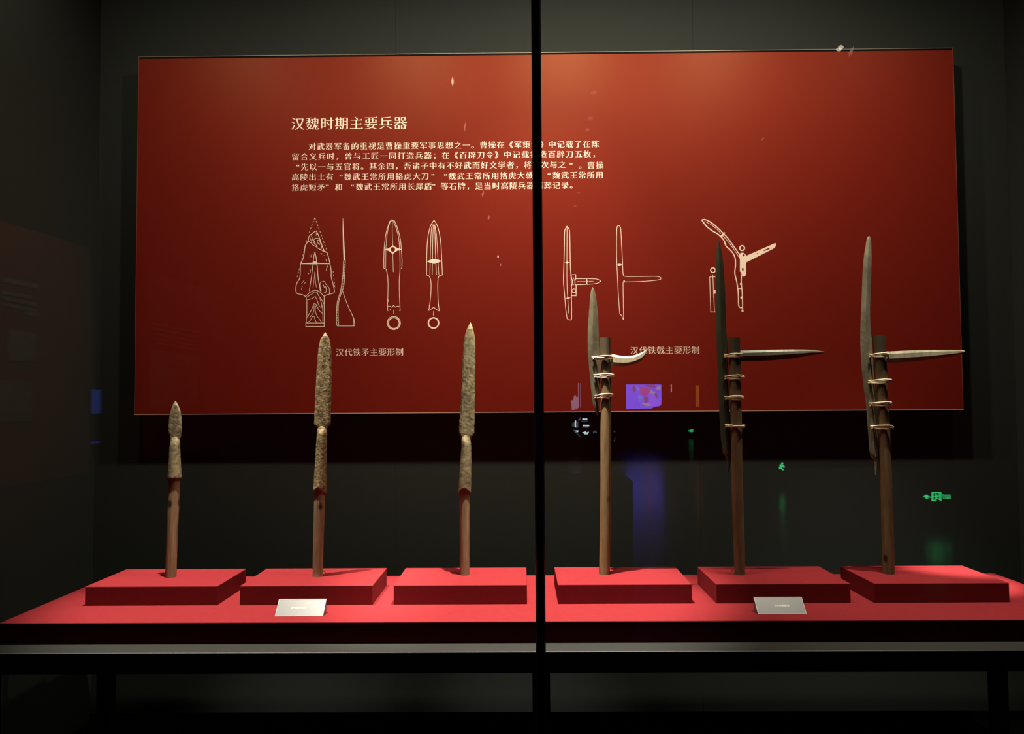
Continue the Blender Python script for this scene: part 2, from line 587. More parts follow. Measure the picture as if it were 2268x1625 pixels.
T_ROWS = [('汉魏时期主要兵器', 659.4, 33.0, 274.0)]
P = 19.24
B_ROWS = [('对武器军备的重视是曹操重要军事思想之一。曹操在《军策令》中记载了在陈', 691.4, P, 324.6),
          ('留合义兵时，曾与工匠一同打造兵器；在《百辟刀令》中记载打造百辟刀五枚，', 654.3, 19.83, 347.0),
          ('“', 660.5, P, 369.6), ('先以一与五官将。其余四，吾诸子中有不好武而好文学者，将以次与之', 674.5, P, 369.6),
          ('”', 1265.5, P, 366.2), ('。曹操', 1290.0, P, 366.0),
          ('高陵出土有', 654.3, P, 392.2), ('“', 756.5, P, 391.6), ('魏武王常所用挌虎大刀', 770.4, P, 391.4), ('”', 959.5, P, 390.2),
          ('“', 987.4, P, 390.0), ('魏武王常所用挌虎大戟', 1001.4, P, 389.8), ('”', 1190, P, 388.4), ('“', 1217.0, P, 388.4), ('魏武王常所用', 1232.2, P, 388.2),
          ('挌虎短矛', 654.3, P, 414.6), ('”', 725.5, P, 414.0), ('和', 750.0, P, 414.0), ('“', 781.7, P, 413.6), ('魏武王常所用长犀盾', 796.2, P, 413.6),
          ('”', 961.5, P, 412.4), ('等石牌，是当时高陵兵器陪葬记录。', 984.4, P, 412.4)]
C1_ROWS = [('汉代铁矛主要形制', 752.6, 18.96, 780.0)]
C2_ROWS = [('汉代铁戟主要形制', 1405.0, 19.3, 775.6)]

# ------------------------------------------------------------------ the red panel
PX0, PX1, PZ0, PZ1 = -1.3627, 1.5418, 1.5 - .0346, 1.5 + 1.2478
panel = thing('info_panel', ((PX0 + PX1) / 2, PY + .02, PZ0), 'wide glossy red panel with cream Chinese text and weapon drawings', 'panel')
box('board', (PX0, PY, PZ0), (PX1, PY + .022, PZ1 - .0095), MAT['panel'], panel)
tag(box('shadow_gap_strip', (PX0, PY + .003, PZ1 - .0095), (PX1, PY + .022, PZ1 - .002), MAT['gap_shade'], panel), 'black strip for the shadow gap along the top of the panel')  # solid strip; the thin shade along the panel top is its black colour
box('top_edge', (PX0 - .0012, PY + .001, PZ1 - .002), (PX1 + .0012, PY + .022, PZ1), MAT['panel_lip'], panel)
for x in (PX0 - .0014, PX1 + .0001):
    box('side_edge', (x, PY - .0004, PZ0), (x + .0013, PY + .022, PZ1), MAT['panel_side'], panel)
tag(box('bottom_edge', (PX0 - .0014, PY - .0012, PZ0 - .0024), (PX1 + .0014, PY + .022, PZ0), MAT['panel_edge'], panel), 'pale pinkish bottom edge')
for x in (PX0 + .25, PX0 + 1.0, PX1 - 1.0, PX1 - .25):
    for z in (PZ0 + .25, PZ1 - .25):
        box('standoff', (x - .03, PY + .022, z - .03), (x + .03, YW + .004, z + .03), MAT['black'], panel)

tag(finish('title_lettering', filled('title', set_text(T_ROWS, 31.5)), MAT['print'], panel), 'cream heading in large Chinese characters')
tag(finish('body_lettering', filled('body', set_text(B_ROWS, 17.6)), MAT['print'], panel), 'cream paragraph of five lines of Chinese text')
tag(finish('caption_lettering', filled('caption', set_text(C1_ROWS, 18.3)), MAT['print'], panel), 'cream caption under the spear drawings')
tag(finish('caption_lettering', filled('caption', set_text(C2_ROWS, 18.3)), MAT['print'], panel), 'cream caption under the halberd drawings')


# line drawings ------------------------------------------------------
def soften(pts, closed=False):
    """round the gentle bends of a drawn line, keep its sharp corners"""
    for _ in range(2):
        n, out = len(pts), []
        for i, p in enumerate(pts):
            if not closed and i in (0, n - 1):
                out.append(p)
                continue
            a, b = pts[i - 1], pts[(i + 1) % n]
            u, v = (p[0] - a[0], p[1] - a[1]), (b[0] - p[0], b[1] - p[1])
            L = math.hypot(*u) * math.hypot(*v)
            if L > 0 and (u[0] * v[0] + u[1] * v[1]) / L > 0.62:
                out += [(p[0] - u[0] * .22, p[1] - u[1] * .22), (p[0] + v[0] * .22, p[1] + v[1] * .22)]
            else:
                out.append(p)
        pts = out
    return pts


class Drawing:
    def __init__(self, ox, oy, sc):
        self.ox, self.oy, self.sc = ox, oy, sc
        self.bm = bmesh.new()
        self.loops = []
        self.k = 0

    def px(self, p):
        return at(self.ox + p[0] * self.sc, self.oy + p[1] * self.sc, INK - self.k * 1.2e-5)

    def line(self, pts, w=6.5, closed=False):
        self.k += 1
        P_ = [self.px(p) for p in soften(pts, closed)]
        if closed: P_.append(P_[0])
        hw = w * 1.08 * self.sc * MPP / 2
        L, R_ = [], []
        n = len(P_)
        for i, p in enumerate(P_):
            a = P_[i - 1] if i > 0 else (P_[n - 2] if closed else None)
            b = P_[i + 1] if i < n - 1 else (P_[1] if closed else None)
            d0 = (p - a).normalized() if a is not None else None
            d1 = (b - p).normalized() if b is not None else None
            d0 = d0 or d1
            d1 = d1 or d0
            t = d0 + d1
            if t.length < 1e-6: t = d1
            t.normalize()
            nn = Vector((t.z, 0, -t.x))
            k = 1.0 / max(0.5, abs(nn.dot(Vector((d1.z, 0, -d1.x)))))
            L.append(self.bm.verts.new(p + nn * hw * k))
            R_.append(self.bm.verts.new(p - nn * hw * k))
        for i in range(n - 1):
            self.bm.faces.new((L[i], R_[i], R_[i + 1], L[i + 1]))

    def dashes(self, a, b, dash=26, gap=22, w=5):
        L = math.hypot(b[0] - a[0], b[1] - a[1])
        t = 0.0
        while t < L:
            u, v = t / L, min(1, (t + dash) / L)
            self.line([(a[0] + (b[0] - a[0]) * u, a[1] + (b[1] - a[1]) * u), (a[0] + (b[0] - a[0]) * v, a[1] + (b[1] - a[1]) * v)], w)
            t += dash + gap

    def fill(self, pts, holes=()):
        self.k += 1
        self.loops.append([[self.px(p) for p in pts]] + [[self.px(p) for p in h] for h in holes])

    def ring(self, c, R_, r):
        self.fill(circ(c, R_), [circ(c, r)])

    def done(self, label):
        for k, ls in enumerate(self.loops):
            me = filled('fill', ls)
            self.bm.from_mesh(me)
            bpy.data.meshes.remove(me)
        me = bpy.data.meshes.new('line_drawing')
        self.bm.to_mesh(me)
        self.bm.free()
        tag(finish('line_drawing', me, MAT['print'], panel), label)


def circ(c, r, ry=None, n=32):
    return [(c[0] + r * math.cos(2 * math.pi * k / n), c[1] + (ry or r) * math.sin(2 * math.pi * k / n)) for k in range(n)]


d = Drawing(640, 470, .1662)
d.line([(258, 325), (258, 385), (215, 440), (205, 530), (195, 600), (165, 670), (152, 700), (152, 760), (148, 880), (105, 940), (92, 990), (92, 1060), (108, 1085), (190, 1100),
        (225, 1125), (232, 1140), (232, 1440), (225, 1480), (225, 1522), (470, 1522), (470, 1120), (490, 1105), (540, 1090), (600, 1075), (608, 1050), (590, 960), (560, 860),
        (565, 790), (550, 700), (530, 610), (505, 530), (470, 520), (440, 440), (395, 310), (365, 250), (345, 255)], 8.5, True)
d.line([(258, 385), (300, 410), (325, 445), (355, 450), (385, 480), (430, 500), (470, 525), (505, 535)], 7.5)
d.dashes((345, 70), (262, 290)); d.dashes((238, 375), (108, 870)); d.dashes((345, 70), (510, 520)); d.dashes((588, 780), (614, 1010))
d.fill([(165, 680), (310, 672), (330, 655), (365, 655), (385, 675), (550, 683), (550, 691), (385, 689), (360, 693), (330, 693), (165, 690)])
d.line([(345, 530), (330, 590), (322, 680), (300, 860), (270, 1050)], 7)
d.line([(345, 530), (360, 590), (375, 690), (388, 880), (420, 1050)], 9)
d.line([(345, 790), (335, 900), (320, 1000)], 4.5); d.line([(345, 790), (352, 900), (365, 1000)], 4.5)
d.line([(228, 1115), (280, 1065), (345, 1035), (400, 1050), (470, 1120)], 8)
for q in ([(235, 1130), (300, 1095), (345, 1060), (380, 1070), (390, 1110), (430, 1150), (465, 1220)], [(240, 1170), (310, 1150), (350, 1120), (380, 1180), (400, 1250), (430, 1270), (438, 1230)],
          [(245, 1400), (300, 1300), (335, 1215), (365, 1225), (400, 1310), (450, 1350)], [(248, 1410), (250, 1300), (248, 1190)], [(240, 1470), (290, 1440), (310, 1390), (335, 1385), (345, 1430), (370, 1470)],
          [(365, 1240), (345, 1290), (365, 1370), (410, 1430), (435, 1465)], [(335, 1240), (335, 1330), (270, 1410)], [(410, 1140), (450, 1260), (452, 1470)],
          [(330, 370), (350, 345), (395, 350)], [(330, 370), (350, 420), (380, 460)], [(375, 380), (400, 365), (420, 400), (410, 430), (390, 420), (375, 380)], [(300, 310), (315, 370), (345, 430)],
          [(280, 340), (300, 390)], [(355, 275), (372, 290), (358, 310)], [(420, 930), (470, 920), (500, 970), (540, 1010), (540, 1085)], [(420, 930), (410, 970), (430, 1050)],
          [(455, 960), (470, 1000), (490, 990), (500, 1040), (485, 1075), (465, 1060)], [(440, 440), (430, 490)], [(440, 450), (465, 515)]):
    d.line(q, 6)
for q in ([(280, 550), (280, 600)], [(305, 555), (295, 595)], [(420, 545), (435, 560), (440, 545)], [(445, 585), (475, 575)], [(490, 620), (502, 660)], [(505, 700), (520, 740)], [(500, 740), (495, 780)],
          [(250, 800), (255, 820), (270, 815)], [(205, 905), (165, 955)], [(225, 930), (205, 950)], [(180, 980), (165, 1030)], [(287, 760), (285, 800)]):
    d.line(q, 4.5)
d.line([(230, 1475), (465, 1475)], 8)
d.done('broad spearhead drawing with a broken dashed tip')

d = Drawing(640, 470, .1662)
d.fill([(717, 80), (721, 80), (728, 250), (740, 450), (752, 640), (728, 640), (720, 450), (716, 250)])
la = [(728, 640), (722, 800), (705, 960), (680, 1080), (640, 1200), (632, 1380), (632, 1500), (645, 1515)]
lb = [(752, 640), (745, 800), (737, 960), (710, 1050), (682, 1120), (657, 1220), (655, 1380), (662, 1500)]
d.line(la, 7); d.line(lb, 6)


def along(pl, t):
    Ls = [math.hypot(b[0] - a[0], b[1] - a[1]) for a, b in zip(pl, pl[1:])]
    t *= sum(Ls)
    for (a, b), L in zip(zip(pl, pl[1:]), Ls):
        if t <= L: return (a[0] + (b[0] - a[0]) * t / L, a[1] + (b[1] - a[1]) * t / L)
        t -= L
    return pl[-1]


for k in range(42):
    t = (k + .5) / 42
    d.line([along(la, t), along(lb, min(1, t + .006))], 5)
d.line([(712, 1040), (740, 1130), (800, 1280), (855, 1390), (880, 1490), (870, 1515), (845, 1515)], 7)
d.line([(840, 1370), (862, 1420), (855, 1505)], 5)
for k in range(7): d.line([(858, 1410 + k * 14), (874, 1416 + k * 14)], 4)
d.line([(645, 1515), (845, 1515)], 7)
d.done('side profile drawing of a flared spearhead')

d = Drawing(830, 470, .1662)
for q, ww in (([(258, 105), (200, 122), (165, 220), (140, 330), (125, 490), (120, 620), (122, 745), (150, 755), (170, 830), (178, 940), (175, 1100), (170, 1190), (170, 1310)], 7),
              ([(258, 105), (300, 200), (340, 340), (355, 490), (365, 640), (362, 745), (352, 750)], 7), ([(205, 125), (175, 230), (158, 340), (148, 490), (145, 740)], 5),
              ([(245, 115), (290, 220), (320, 340), (333, 490), (338, 760), (325, 900), (328, 1100), (335, 1250), (338, 1310)], 6), ([(205, 108), (235, 97)], 5), ([(235, 120), (232, 250), (240, 440)], 5),
              ([(240, 560), (248, 795)], 5), ([(172, 1250), (200, 1250), (230, 1265), (250, 1240), (275, 1262), (300, 1250), (338, 1255)], 6.5), ([(170, 1310), (182, 1310)], 6), ([(203, 1297), (214, 1285)], 6),
              ([(318, 1303), (342, 1312)], 6), ([(176, 1160), (176, 1195)], 9), ([(252, 1300), (252, 1360)], 5)):
    d.line(q, ww)
d.fill([(125, 495), (185, 480), (215, 460), (240, 438), (262, 455), (300, 475), (355, 490), (355, 500), (300, 512), (265, 535), (240, 560), (215, 535), (180, 512), (125, 500)], [circ((240, 495), 30)])
d.ring((254, 1475), 92, 82); d.ring((254, 1477), 78, 66)
d.done('drawing of a spearhead with a pierced lozenge section')

d = Drawing(830, 470, .1662)
for q, ww in (([(790, 105), (745, 170), (715, 280), (698, 420), (692, 640), (690, 835), (720, 845), (742, 880), (752, 960), (748, 1080), (738, 1180), (728, 1270), (712, 1310)], 7),
              ([(790, 105), (835, 175), (865, 290), (885, 440), (893, 640), (902, 835), (870, 840), (845, 865), (838, 940), (840, 1100), (848, 1220), (860, 1315)], 7),
              ([(712, 1310), (750, 1290), (785, 1265), (830, 1300), (860, 1315)], 7), ([(775, 165), (755, 200), (742, 440), (735, 840)], 6), ([(780, 165), (772, 400), (765, 835)], 6),
              ([(800, 165), (805, 400), (820, 835)], 7), ([(808, 190), (825, 320), (840, 600), (855, 840)], 5), ([(785, 1315), (780, 1375)], 6), ([(730, 1230), (728, 1265)], 9), ([(848, 1220), (850, 1255)], 9)):
    d.line(q, ww)
d.fill([(692, 655), (745, 632), (790, 618), (845, 632), (893, 650), (845, 670), (790, 688), (745, 675)])
d.ring((783, 1475), 78, 59)
d.done('drawing of a slim spearhead with a lens section')

d = Drawing(1220, 470, .16)
d.line([(223, 195), (195, 240), (188, 280), (185, 600), (172, 950), (185, 1080), (210, 1380), (225, 1470), (240, 1488), (280, 1490), (290, 1475), (285, 1150), (285, 1015), (278, 870), (268, 690), (262, 260), (245, 220)], 8, True)
for q, ww in (([(224, 210), (222, 700), (222, 960), (232, 1180), (248, 1400)], 6), ([(282, 865), (345, 862), (345, 920), (332, 950), (335, 1000), (350, 1010), (350, 1155), (290, 1155)], 8),
              ([(282, 865), (287, 915), (298, 940), (298, 1000), (288, 1015)], 7), ([(302, 960), (315, 905), (328, 950)], 4), ([(313, 1003), (320, 1003)], 7), ([(295, 1115), (350, 1115)], 5),
              ([(345, 920), (640, 918), (690, 952), (640, 990), (345, 1003)], 7), ([(360, 960), (480, 960)], 5), ([(525, 955), (590, 955)], 5)):
    d.line(q, ww)
d.fill([(188, 700), (210, 693), (223, 680), (236, 690), (268, 695), (236, 703), (223, 715), (210, 705)])
d.fill([(205, 1190), (225, 1182), (235, 1166), (245, 1180), (280, 1183), (247, 1192), (235, 1206), (225, 1195)])
d.fill([(492, 928), (506, 928), (503, 948), (515, 957), (503, 966), (506, 992), (492, 992), (495, 966), (485, 957), (495, 948)])
d.fill(circ((686, 954), 9)); d.ring((320, 1085), 30, 23)
d.done('drawing of a straight halberd with a socketed side arm')

d = Drawing(1220, 470, .16)
d.line([(935, 183), (915, 200), (910, 300), (908, 560), (918, 800), (930, 1050), (945, 1300), (955, 1410), (975, 1420), (1003, 1485), (1008, 1480), (1000, 1100), (1000, 970), (1012, 965), (1250, 960), (1480, 940), (1522, 925), (1525, 908),
        (1490, 885), (1250, 888), (1020, 890), (1000, 870), (995, 750), (975, 350), (968, 220), (955, 190)], 7, True)
d.fill([(918, 728), (930, 716), (950, 711), (972, 716), (988, 726), (972, 737), (950, 742), (930, 738)]); d.fill(circ((1014, 953), 11))
d.done('drawing of a plain halberd shaped like a letter h on its side')

d = Drawing(1530, 470, .14765)
for q, ww in (([(165, 115), (200, 105), (260, 125), (330, 170), (400, 230), (470, 300), (560, 390), (620, 480), (680, 560), (730, 635)], 14),
              ([(165, 115), (200, 170), (250, 225), (330, 285), (400, 320), (450, 365), (500, 420), (525, 510), (590, 560), (640, 620), (670, 700), (672, 800), (655, 910), (685, 1020), (705, 1130), (715, 1250), (715, 1400), (740, 1430), (770, 1430)], 15),
              ([(205, 135), (300, 180), (400, 260), (450, 320)], 6), ([(480, 350), (560, 440), (650, 560), (735, 690)], 7), ([(760, 940), (755, 1050), (765, 1130), (775, 1250), (778, 1480)], 15),
              ([(710, 1145), (770, 1145)], 10), ([(742, 700), (742, 890)], 10), ([(283, 968), (300, 1495), (415, 1495)], 9), ([(283, 968), (400, 968), (415, 1495)], 8), ([(330, 935), (355, 1495)], 8)):
    d.line(q, ww)
d.fill([(432, 368), (460, 340), (500, 300), (516, 304), (500, 332), (470, 366)])
d.fill([(725, 625), (760, 605), (800, 610), (825, 640), (828, 655), (1270, 460), (1278, 490), (1265, 525), (1230, 550), (835, 750), (828, 780), (832, 920), (815, 960), (780, 965), (765, 940), (745, 890), (745, 720), (725, 670)],
       [circ((793, 645), 17), [(1085, 575), (1165, 535), (1187, 538), (1178, 553), (1100, 582)], circ((998, 617), 9, 6), circ((780, 855), 13, 24)])
d.ring((770, 537), 45, 27); d.ring((333, 868), 43, 26)
d.fill(circ((752, 1075), 17)); d.fill(circ((762, 1280), 19)); d.fill(circ((776, 1478), 17))
d.fill([(345, 1158), (372, 1165), (372, 1220), (348, 1222)])
d.done('drawing of a curved halberd with a solid side arm')


# ------------------------------------------------------------------ weapons
def V(rows):
    """(y, left, right) rows -> pairs across"""
    return [(l, y, r, y) for (y, l, r) in rows]


def pole_part(root, rows, y, material):
    bm = bmesh.new()
    loft(bm, rails(V(rows), y, 10), ROUND, lambda i, n, hw: hw, 0.012)
    return obj('shaft', bm, material, root, smooth=False)


def shade_smooth(o, ang=40):
    o.data.shade_smooth() if hasattr(o.data, 'shade_smooth') else None
    for p in o.data.polygons: p.use_smooth = True
    return o


def ypos(px, py, r=0.015):
    return on_level(px, py, ZPL).y + r


def spear(label, base_px, shaft, socket, rim, head, head_mat, shaft_mat, notch, thick):
    y = ypos(*base_px)
    foot = on_level(base_px[0], base_px[1], ZPL)
    root = thing('spear', (foot.x, y, ZPL), label, 'spear', 'spears standing on red plinths')
    pl = rails(V(shaft), y, 10)
    pl[-1] = tuple(Vector((p.x, p.y, ZPL + .0002)) for p in pl[-1])
    bm = bmesh.new()
    loft(bm, pl, ROUND, lambda i, n, hw: hw, 0.010)
    shade_smooth(obj('shaft', bm, shaft_mat, root))
    # spearhead: blade, and a hollow socket whose rim is cut to a swallow tail
    bm = bmesh.new()
    loft(bm, rails(V(head), y, 5), BEVELLED, lambda i, n, hw: min(thick, hw * .75), 0.02)
    hd = obj('spearhead', bm, head_mat, root)
    y0, l0, r0_ = socket[0]
    c0, h0 = (l0 + r0_) / 2, (r0_ - l0) / 2
    rl = rails(V([(y0 - 9, c0 - h0 * .80, c0 + h0 * .80), (y0 - 5, c0 - h0 * .92, c0 + h0 * .92), (y0, c0 - h0 * .99, c0 + h0 * .99)] + [(y_ + 6, l_, r_) for (y_, l_, r_) in socket[:1]] + socket[1:]), y, 5)
    zt_, zb_ = rl[0][0].z, rl[-1][0].z
    bm = bmesh.new()
    rings = loft(bm, rl, ROUND, lambda i, n, hw: min(thick, hw) * .9 + (hw - min(thick, hw) * .9) * min(1, (zt_ - rl[i][0].z) / .022) ** 1.2 if hw > thick else hw, 0.006, caps=False)
    # inner wall
    inner = []
    for k in range(len(rings)):
        c = sum((v.co for v in rings[k]), Vector()) / len(rings[k])
        inner.append([bm.verts.new(c + (v.co - c) * .90) for v in rings[k]])
    m = len(ROUND)
    lift = notch / F_PX * y * 1.15
    for rs in (rings, inner):
        for i, ring in enumerate(rs):
            w_ = max(0.0, 1 - (rl[i][0].z - zb_) / .045)      # the cut dies out up the socket
            for k, v in enumerate(ring):
                v.co.z += lift * w_ * (1 - abs(ROUND[k][0]) ** 1.5)
    for r0, r1 in zip(inner, inner[1:]):
        for k in range(m): bm.faces.new((r0[k], r1[k], r1[(k + 1) % m], r0[(k + 1) % m]))
    for k in range(m): bm.faces.new((rings[-1][k], rings[-1][(k + 1) % m], inner[-1][(k + 1) % m], inner[-1][k]))
    bm.faces.new(rings[0])
    n_out = (len(rings) - 1) * m
    bm.faces.ensure_lookup_table()
    for k_, f in enumerate(bm.faces): f.smooth = k_ < n_out
    obj('socket', bm, head_mat, root)
    return root


spear('short spear with a small leaf-shaped blade on a red-brown shaft', (378, 1279.5),
      [(1040, 375, 398.4), (1063.8, 373.8, 398), (1204, 368.6, 392.2), (1279, 366.8, 390)],
      [(974, 377.6, 398.6), (986, 376.8, 398.2), (999, 375.5, 398.5), (1025, 373.9, 399.8), (1051, 372.4, 401.1), (1060, 371.6, 401.7)], None,
      [(888, 388.2, 389.4), (890, 386.4, 391), (895.8, 383.2, 394.2), (902.3, 380.6, 397.2), (908.8, 378.4, 399.5), (921.7, 375.5, 401.5), (934.6, 373.7, 402.4), (947.5, 372.8, 402.5), (958, 372.9, 401.6), (966, 374.8, 400.6), (974, 377.0, 399), (984, 377.6, 397.4)],
      MAT['iron'], MAT['wood_red'], 0.0, .0055)
pitted = spear('spear with a long pitted brown blade and a notched socket', (704, 1278),
      [(1075, 697, 720), (1098, 696.2, 719.6), (1151, 695, 718.2), (1275, 692.7, 715.3), (1278, 692.7, 715.3)],
      [(951, 702.4, 724.6), (966, 701.9, 724), (980, 700.7, 724), (996, 699.8, 723.4), (1041, 696.9, 723), (1085, 693.8, 722.6), (1092, 693.2, 722.6)], None,
      [(735.6, 719.6, 720.4), (744, 714.7, 726.2), (752, 709.9, 729.9), (757, 708, 731.3), (768, 706.2, 733.3), (784, 704, 734.4), (816, 701.8, 734.9), (848, 699.7, 734.4), (880, 698, 733.6), (912, 696.7, 732.7), (939, 695.8, 731.8), (941, 696.4, 731.2), (947.5, 701.6, 725.6), (951, 702.4, 724.6), (964, 703, 723.2)],
      MAT['pitted'], MAT['wood_red'], 9.5, .0065)
spear('tall spear with a long smooth olive blade and notched socket', (1029, 1274.5),
      [(1075, 1017.6, 1041.2), (1099, 1017.5, 1040.7), (1155, 1017.8, 1039.6), (1250, 1018.2, 1039.6), (1274, 1018.2, 1039.6)],
      [(971, 1021.3, 1042.8), (983, 1021.6, 1043.6), (1026, 1018.7, 1044.1), (1069, 1015.7, 1043.7), (1093, 1014.2, 1043.2)], None,
      [(713.6, 1041.5, 1042.3), (722.4, 1037.2, 1046.2), (734.5, 1032.1, 1049.3), (751.7, 1027.9, 1052.1), (769, 1026.2, 1052.9), (803.4, 1024.1, 1052.9), (838, 1022.5, 1052.4), (872, 1020.8, 1051.9), (907, 1019, 1051.4), (941, 1017.1, 1050.7), (958.6, 1016.4, 1050.3), (962, 1017.5, 1049.2), (969, 1020.8, 1044.6), (972, 1021.3, 1042.9), (985, 1022.4, 1042.6)],
      MAT['iron'], MAT['wood_red'], 11.0, .0065)


def foot_clip(root, px, py, s):
    """small bent wire that holds the shaft to its plinth"""
    p = on_level(px, py, ZPL)
    bm = bmesh.new()
    q = [Vector((p.x - s * .012, p.y, ZPL + .010)), Vector((p.x - s * .002, p.y, ZPL + .009)), Vector((p.x + s * .004, p.y, ZPL + .006)), Vector((p.x + s * .005, p.y, ZPL + .0008))]
    tube(bm, q, .0008, 6)
    tag(obj('foot_clip', bm, MAT['post'], root), 'small dark wire clip at the foot')


def binding(root, y, pole_c, r, hole_px, right_px, tilt, wraps=3):
    """cord wound round the shaft and through a hole in the blade"""
    bm = bmesh.new()
    a = at(hole_px[0], hole_px[1], y)
    b = at(right_px[0], right_px[1], y)
    cx = b.x - r - .001
    z0, z1 = a.z, b.z
    R_ = r + .0030
    for k in range(wraps):
        ox, oz = random.uniform(-.0012, .0012), (k - (wraps - 1) / 2) * .0025 + random.uniform(-.0006, .0006)
        pts = []
        sr = .0062
        dx = cx - a.x
        th = math.acos(max(-1, min(1, (sr - R_) / max(dx, .001))))      # tangent of the two circles
        loopq = []
        for i in range(15):
            ang = -th + 2 * th * i / 14
            loopq.append((cx + R_ * math.cos(ang), R_ * math.sin(ang)))
        for i in range(6):
            ang = th + (2 * math.pi - 2 * th) * i / 5
            loopq.append((a.x + sr * math.cos(ang), sr * math.sin(ang)))
        loopq2 = []
        for p, q in zip(loopq, loopq[1:] + loopq[:1]):
            loopq2.append(p)
            L = math.hypot(q[0] - p[0], q[1] - p[1])
            if L > .012:
                for j in range(1, 4): loopq2.append((p[0] + (q[0] - p[0]) * j / 4, p[1] + (q[1] - p[1]) * j / 4))
        for (x, yy) in loopq2:
            t = (x - a.x) / max(.01, b.x - a.x)
            cross = tilt * (1 if yy < 0 else -1) * .0022 * math.sin(math.pi * max(0, min(1, t))) * (k - 1)
            pts.append(Vector((x + ox, y + yy * (1 + .03 * k) + random.uniform(-.0004, .0004), z0 + (z1 - z0) * t + oz + cross + random.uniform(-.0005, .0005))))
        tube(bm, pts, .0022, 7, True)
    # two frayed ends at the hole
    for s in (-1, 1):
        e = [Vector((a.x - .002, y - .0065, z0)), Vector((a.x - .004, y - .0095, z0 + s * .002)), Vector((a.x - .0068 - .002 * (s > 0), y - .010, z0 + s * .0045 - .001))]
        tube(bm, e, .0014, 6)
    shade_smooth(obj('cord_binding', bm, MAT['cord'], root))


def halberd(label, base_px, shaft, blade, tang, arm, arm_ridge, cords, blade_mat, arm_mat, shaft_mat, r):
    y = ypos(base_px[0], base_px[1], r)
    foot = on_level(base_px[0], base_px[1], ZPL)
    root = thing('halberd', (foot.x, y, ZPL), label, 'halberd', 'halberds standing on red plinths')
    pl = rails(V(shaft), y, 12)
    pl[-1] = tuple(Vector((p.x, p.y, ZPL + .0002)) for p in pl[-1])
    bm = bmesh.new()
    loft(bm, pl, ROUND, lambda i, n, hw: hw, 0.010)
    o = obj('shaft', bm, shaft_mat, root)
    for p in o.data.polygons: p.use_smooth = len(p.vertices) == 4
    bm = bmesh.new()
    loft(bm, rails(V(blade), y, 6), RIDGED, lambda i, n, hw: min(.0060, hw * .55), 0.012)
    if tang:
        loft(bm, rails(V(tang), y, 6), RIDGED, lambda i, n, hw: min(.0045, hw * .55), 0.012)
    obj('blade', bm, blade_mat, root)
    bm = bmesh.new()
    sec = [(-1, 0), (-.55, -.72), (arm_ridge, -1), (arm_ridge + .35, -.55), (1, 0), (arm_ridge + .35, .55), (arm_ridge, 1), (-.55, .72)]
    loft(bm, rails(arm, y, 6), sec, lambda i, n, hw: min(.0085, hw * .75), 0.012)
    obj('side_arm', bm, arm_mat, root)
    for hp, rp, tl in cords:
        binding(root, y, None, r, hp, rp, tl)
    return root


halberd('halberd with a broad olive blade and a short upturned hook', (1339, 1273),
        [(747.5, 1328.4, 1352), (786, 1329.2, 1352.6), (878, 1330.2, 1354.2), (913, 1330, 1354), (1072, 1329.6, 1353.3), (1178, 1328.4, 1352.2), (1273, 1326.8, 1350.9)],
        [(635.6, 1312.4, 1313.2), (642, 1309.5, 1316.4), (657, 1307.1, 1319.9), (675, 1305.6, 1322.5), (694, 1304.2, 1324.3), (712, 1302.9, 1325.4), (731, 1302.1, 1325.9), (749, 1301.7, 1326.4), (768, 1301.8, 1327.1), (786, 1302.8, 1328), (805, 1304.2, 1328.4), (823, 1305.6, 1328.4),
         (841, 1307.2, 1328.2), (860, 1308.9, 1328), (878, 1310.9, 1327.6), (897, 1313.8, 1327), (915, 1319.5, 1326.5), (920, 1323, 1326)],
        None,
        [(1340, 781, 1340, 809), (1353, 782.5, 1353, 809.5), (1363, 785.2, 1363, 811), (1381.5, 788.2, 1383, 811), (1400, 787.4, 1405, 806), (1418.4, 781.4, 1422.5, 796), (1427, 777, 1430, 785.5), (1434.4, 772, 1435, 773)], .35,
        [((1316.5, 793), (1354, 792), 1), ((1320.5, 832.5), (1357.5, 831.5), 1), ((1321.5, 878), (1356, 874), 1)],
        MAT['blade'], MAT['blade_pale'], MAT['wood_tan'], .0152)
dark = halberd('halberd with a dark green blade and a long tapering arm', (1638, 1274),
        [(747.5, 1613.4, 1638.7), (820, 1614.6, 1640.7), (894, 1616.2, 1641.9), (923, 1617.6, 1642.6), (1006, 1619, 1643.6), (1117, 1621.4, 1646.3), (1200, 1624.2, 1649), (1274, 1627, 1650.3)],
        [(529.8, 1591.2, 1592), (539, 1588.8, 1594.7), (561, 1586.3, 1598.9), (586, 1584.8, 1602.3), (611, 1584.5, 1604.3), (648, 1585.3, 1606.2), (697, 1585.6, 1607.2), (729, 1585.9, 1608.2), (746, 1586.5, 1610.4), (783, 1587.6, 1612.9),
         (820, 1588.8, 1613.2), (857, 1590.2, 1613.6), (900, 1592.4, 1615), (951, 1595, 1617), (978, 1597.4, 1617.2), (1003, 1601, 1617.5), (1007, 1604, 1617.5)],
        [(1000, 1601.5, 1617.5), (1009, 1605.8, 1617.5), (1020, 1609.3, 1617.6), (1035, 1610, 1616.6), (1045, 1610.6, 1614.8)],
        [(1626, 776, 1626, 799.5), (1640, 776, 1640, 799.5), (1683, 775, 1683, 799), (1757, 773.6, 1757, 793), (1794, 774.3, 1794, 786.8), (1815, 776.6, 1815, 783.6), (1829.4, 779.6, 1829.4, 780.4)], .02,
        [((1608.5, 788), (1643.5, 786.5), 1), ((1608.5, 836), (1645.5, 834.5), 1), ((1609.5, 881), (1645, 880), 1), ((1610.5, 942.5), (1647, 944), -1)],
        MAT['blade_dark'], MAT['blade_dark'], MAT['wood_dark'], .0162)
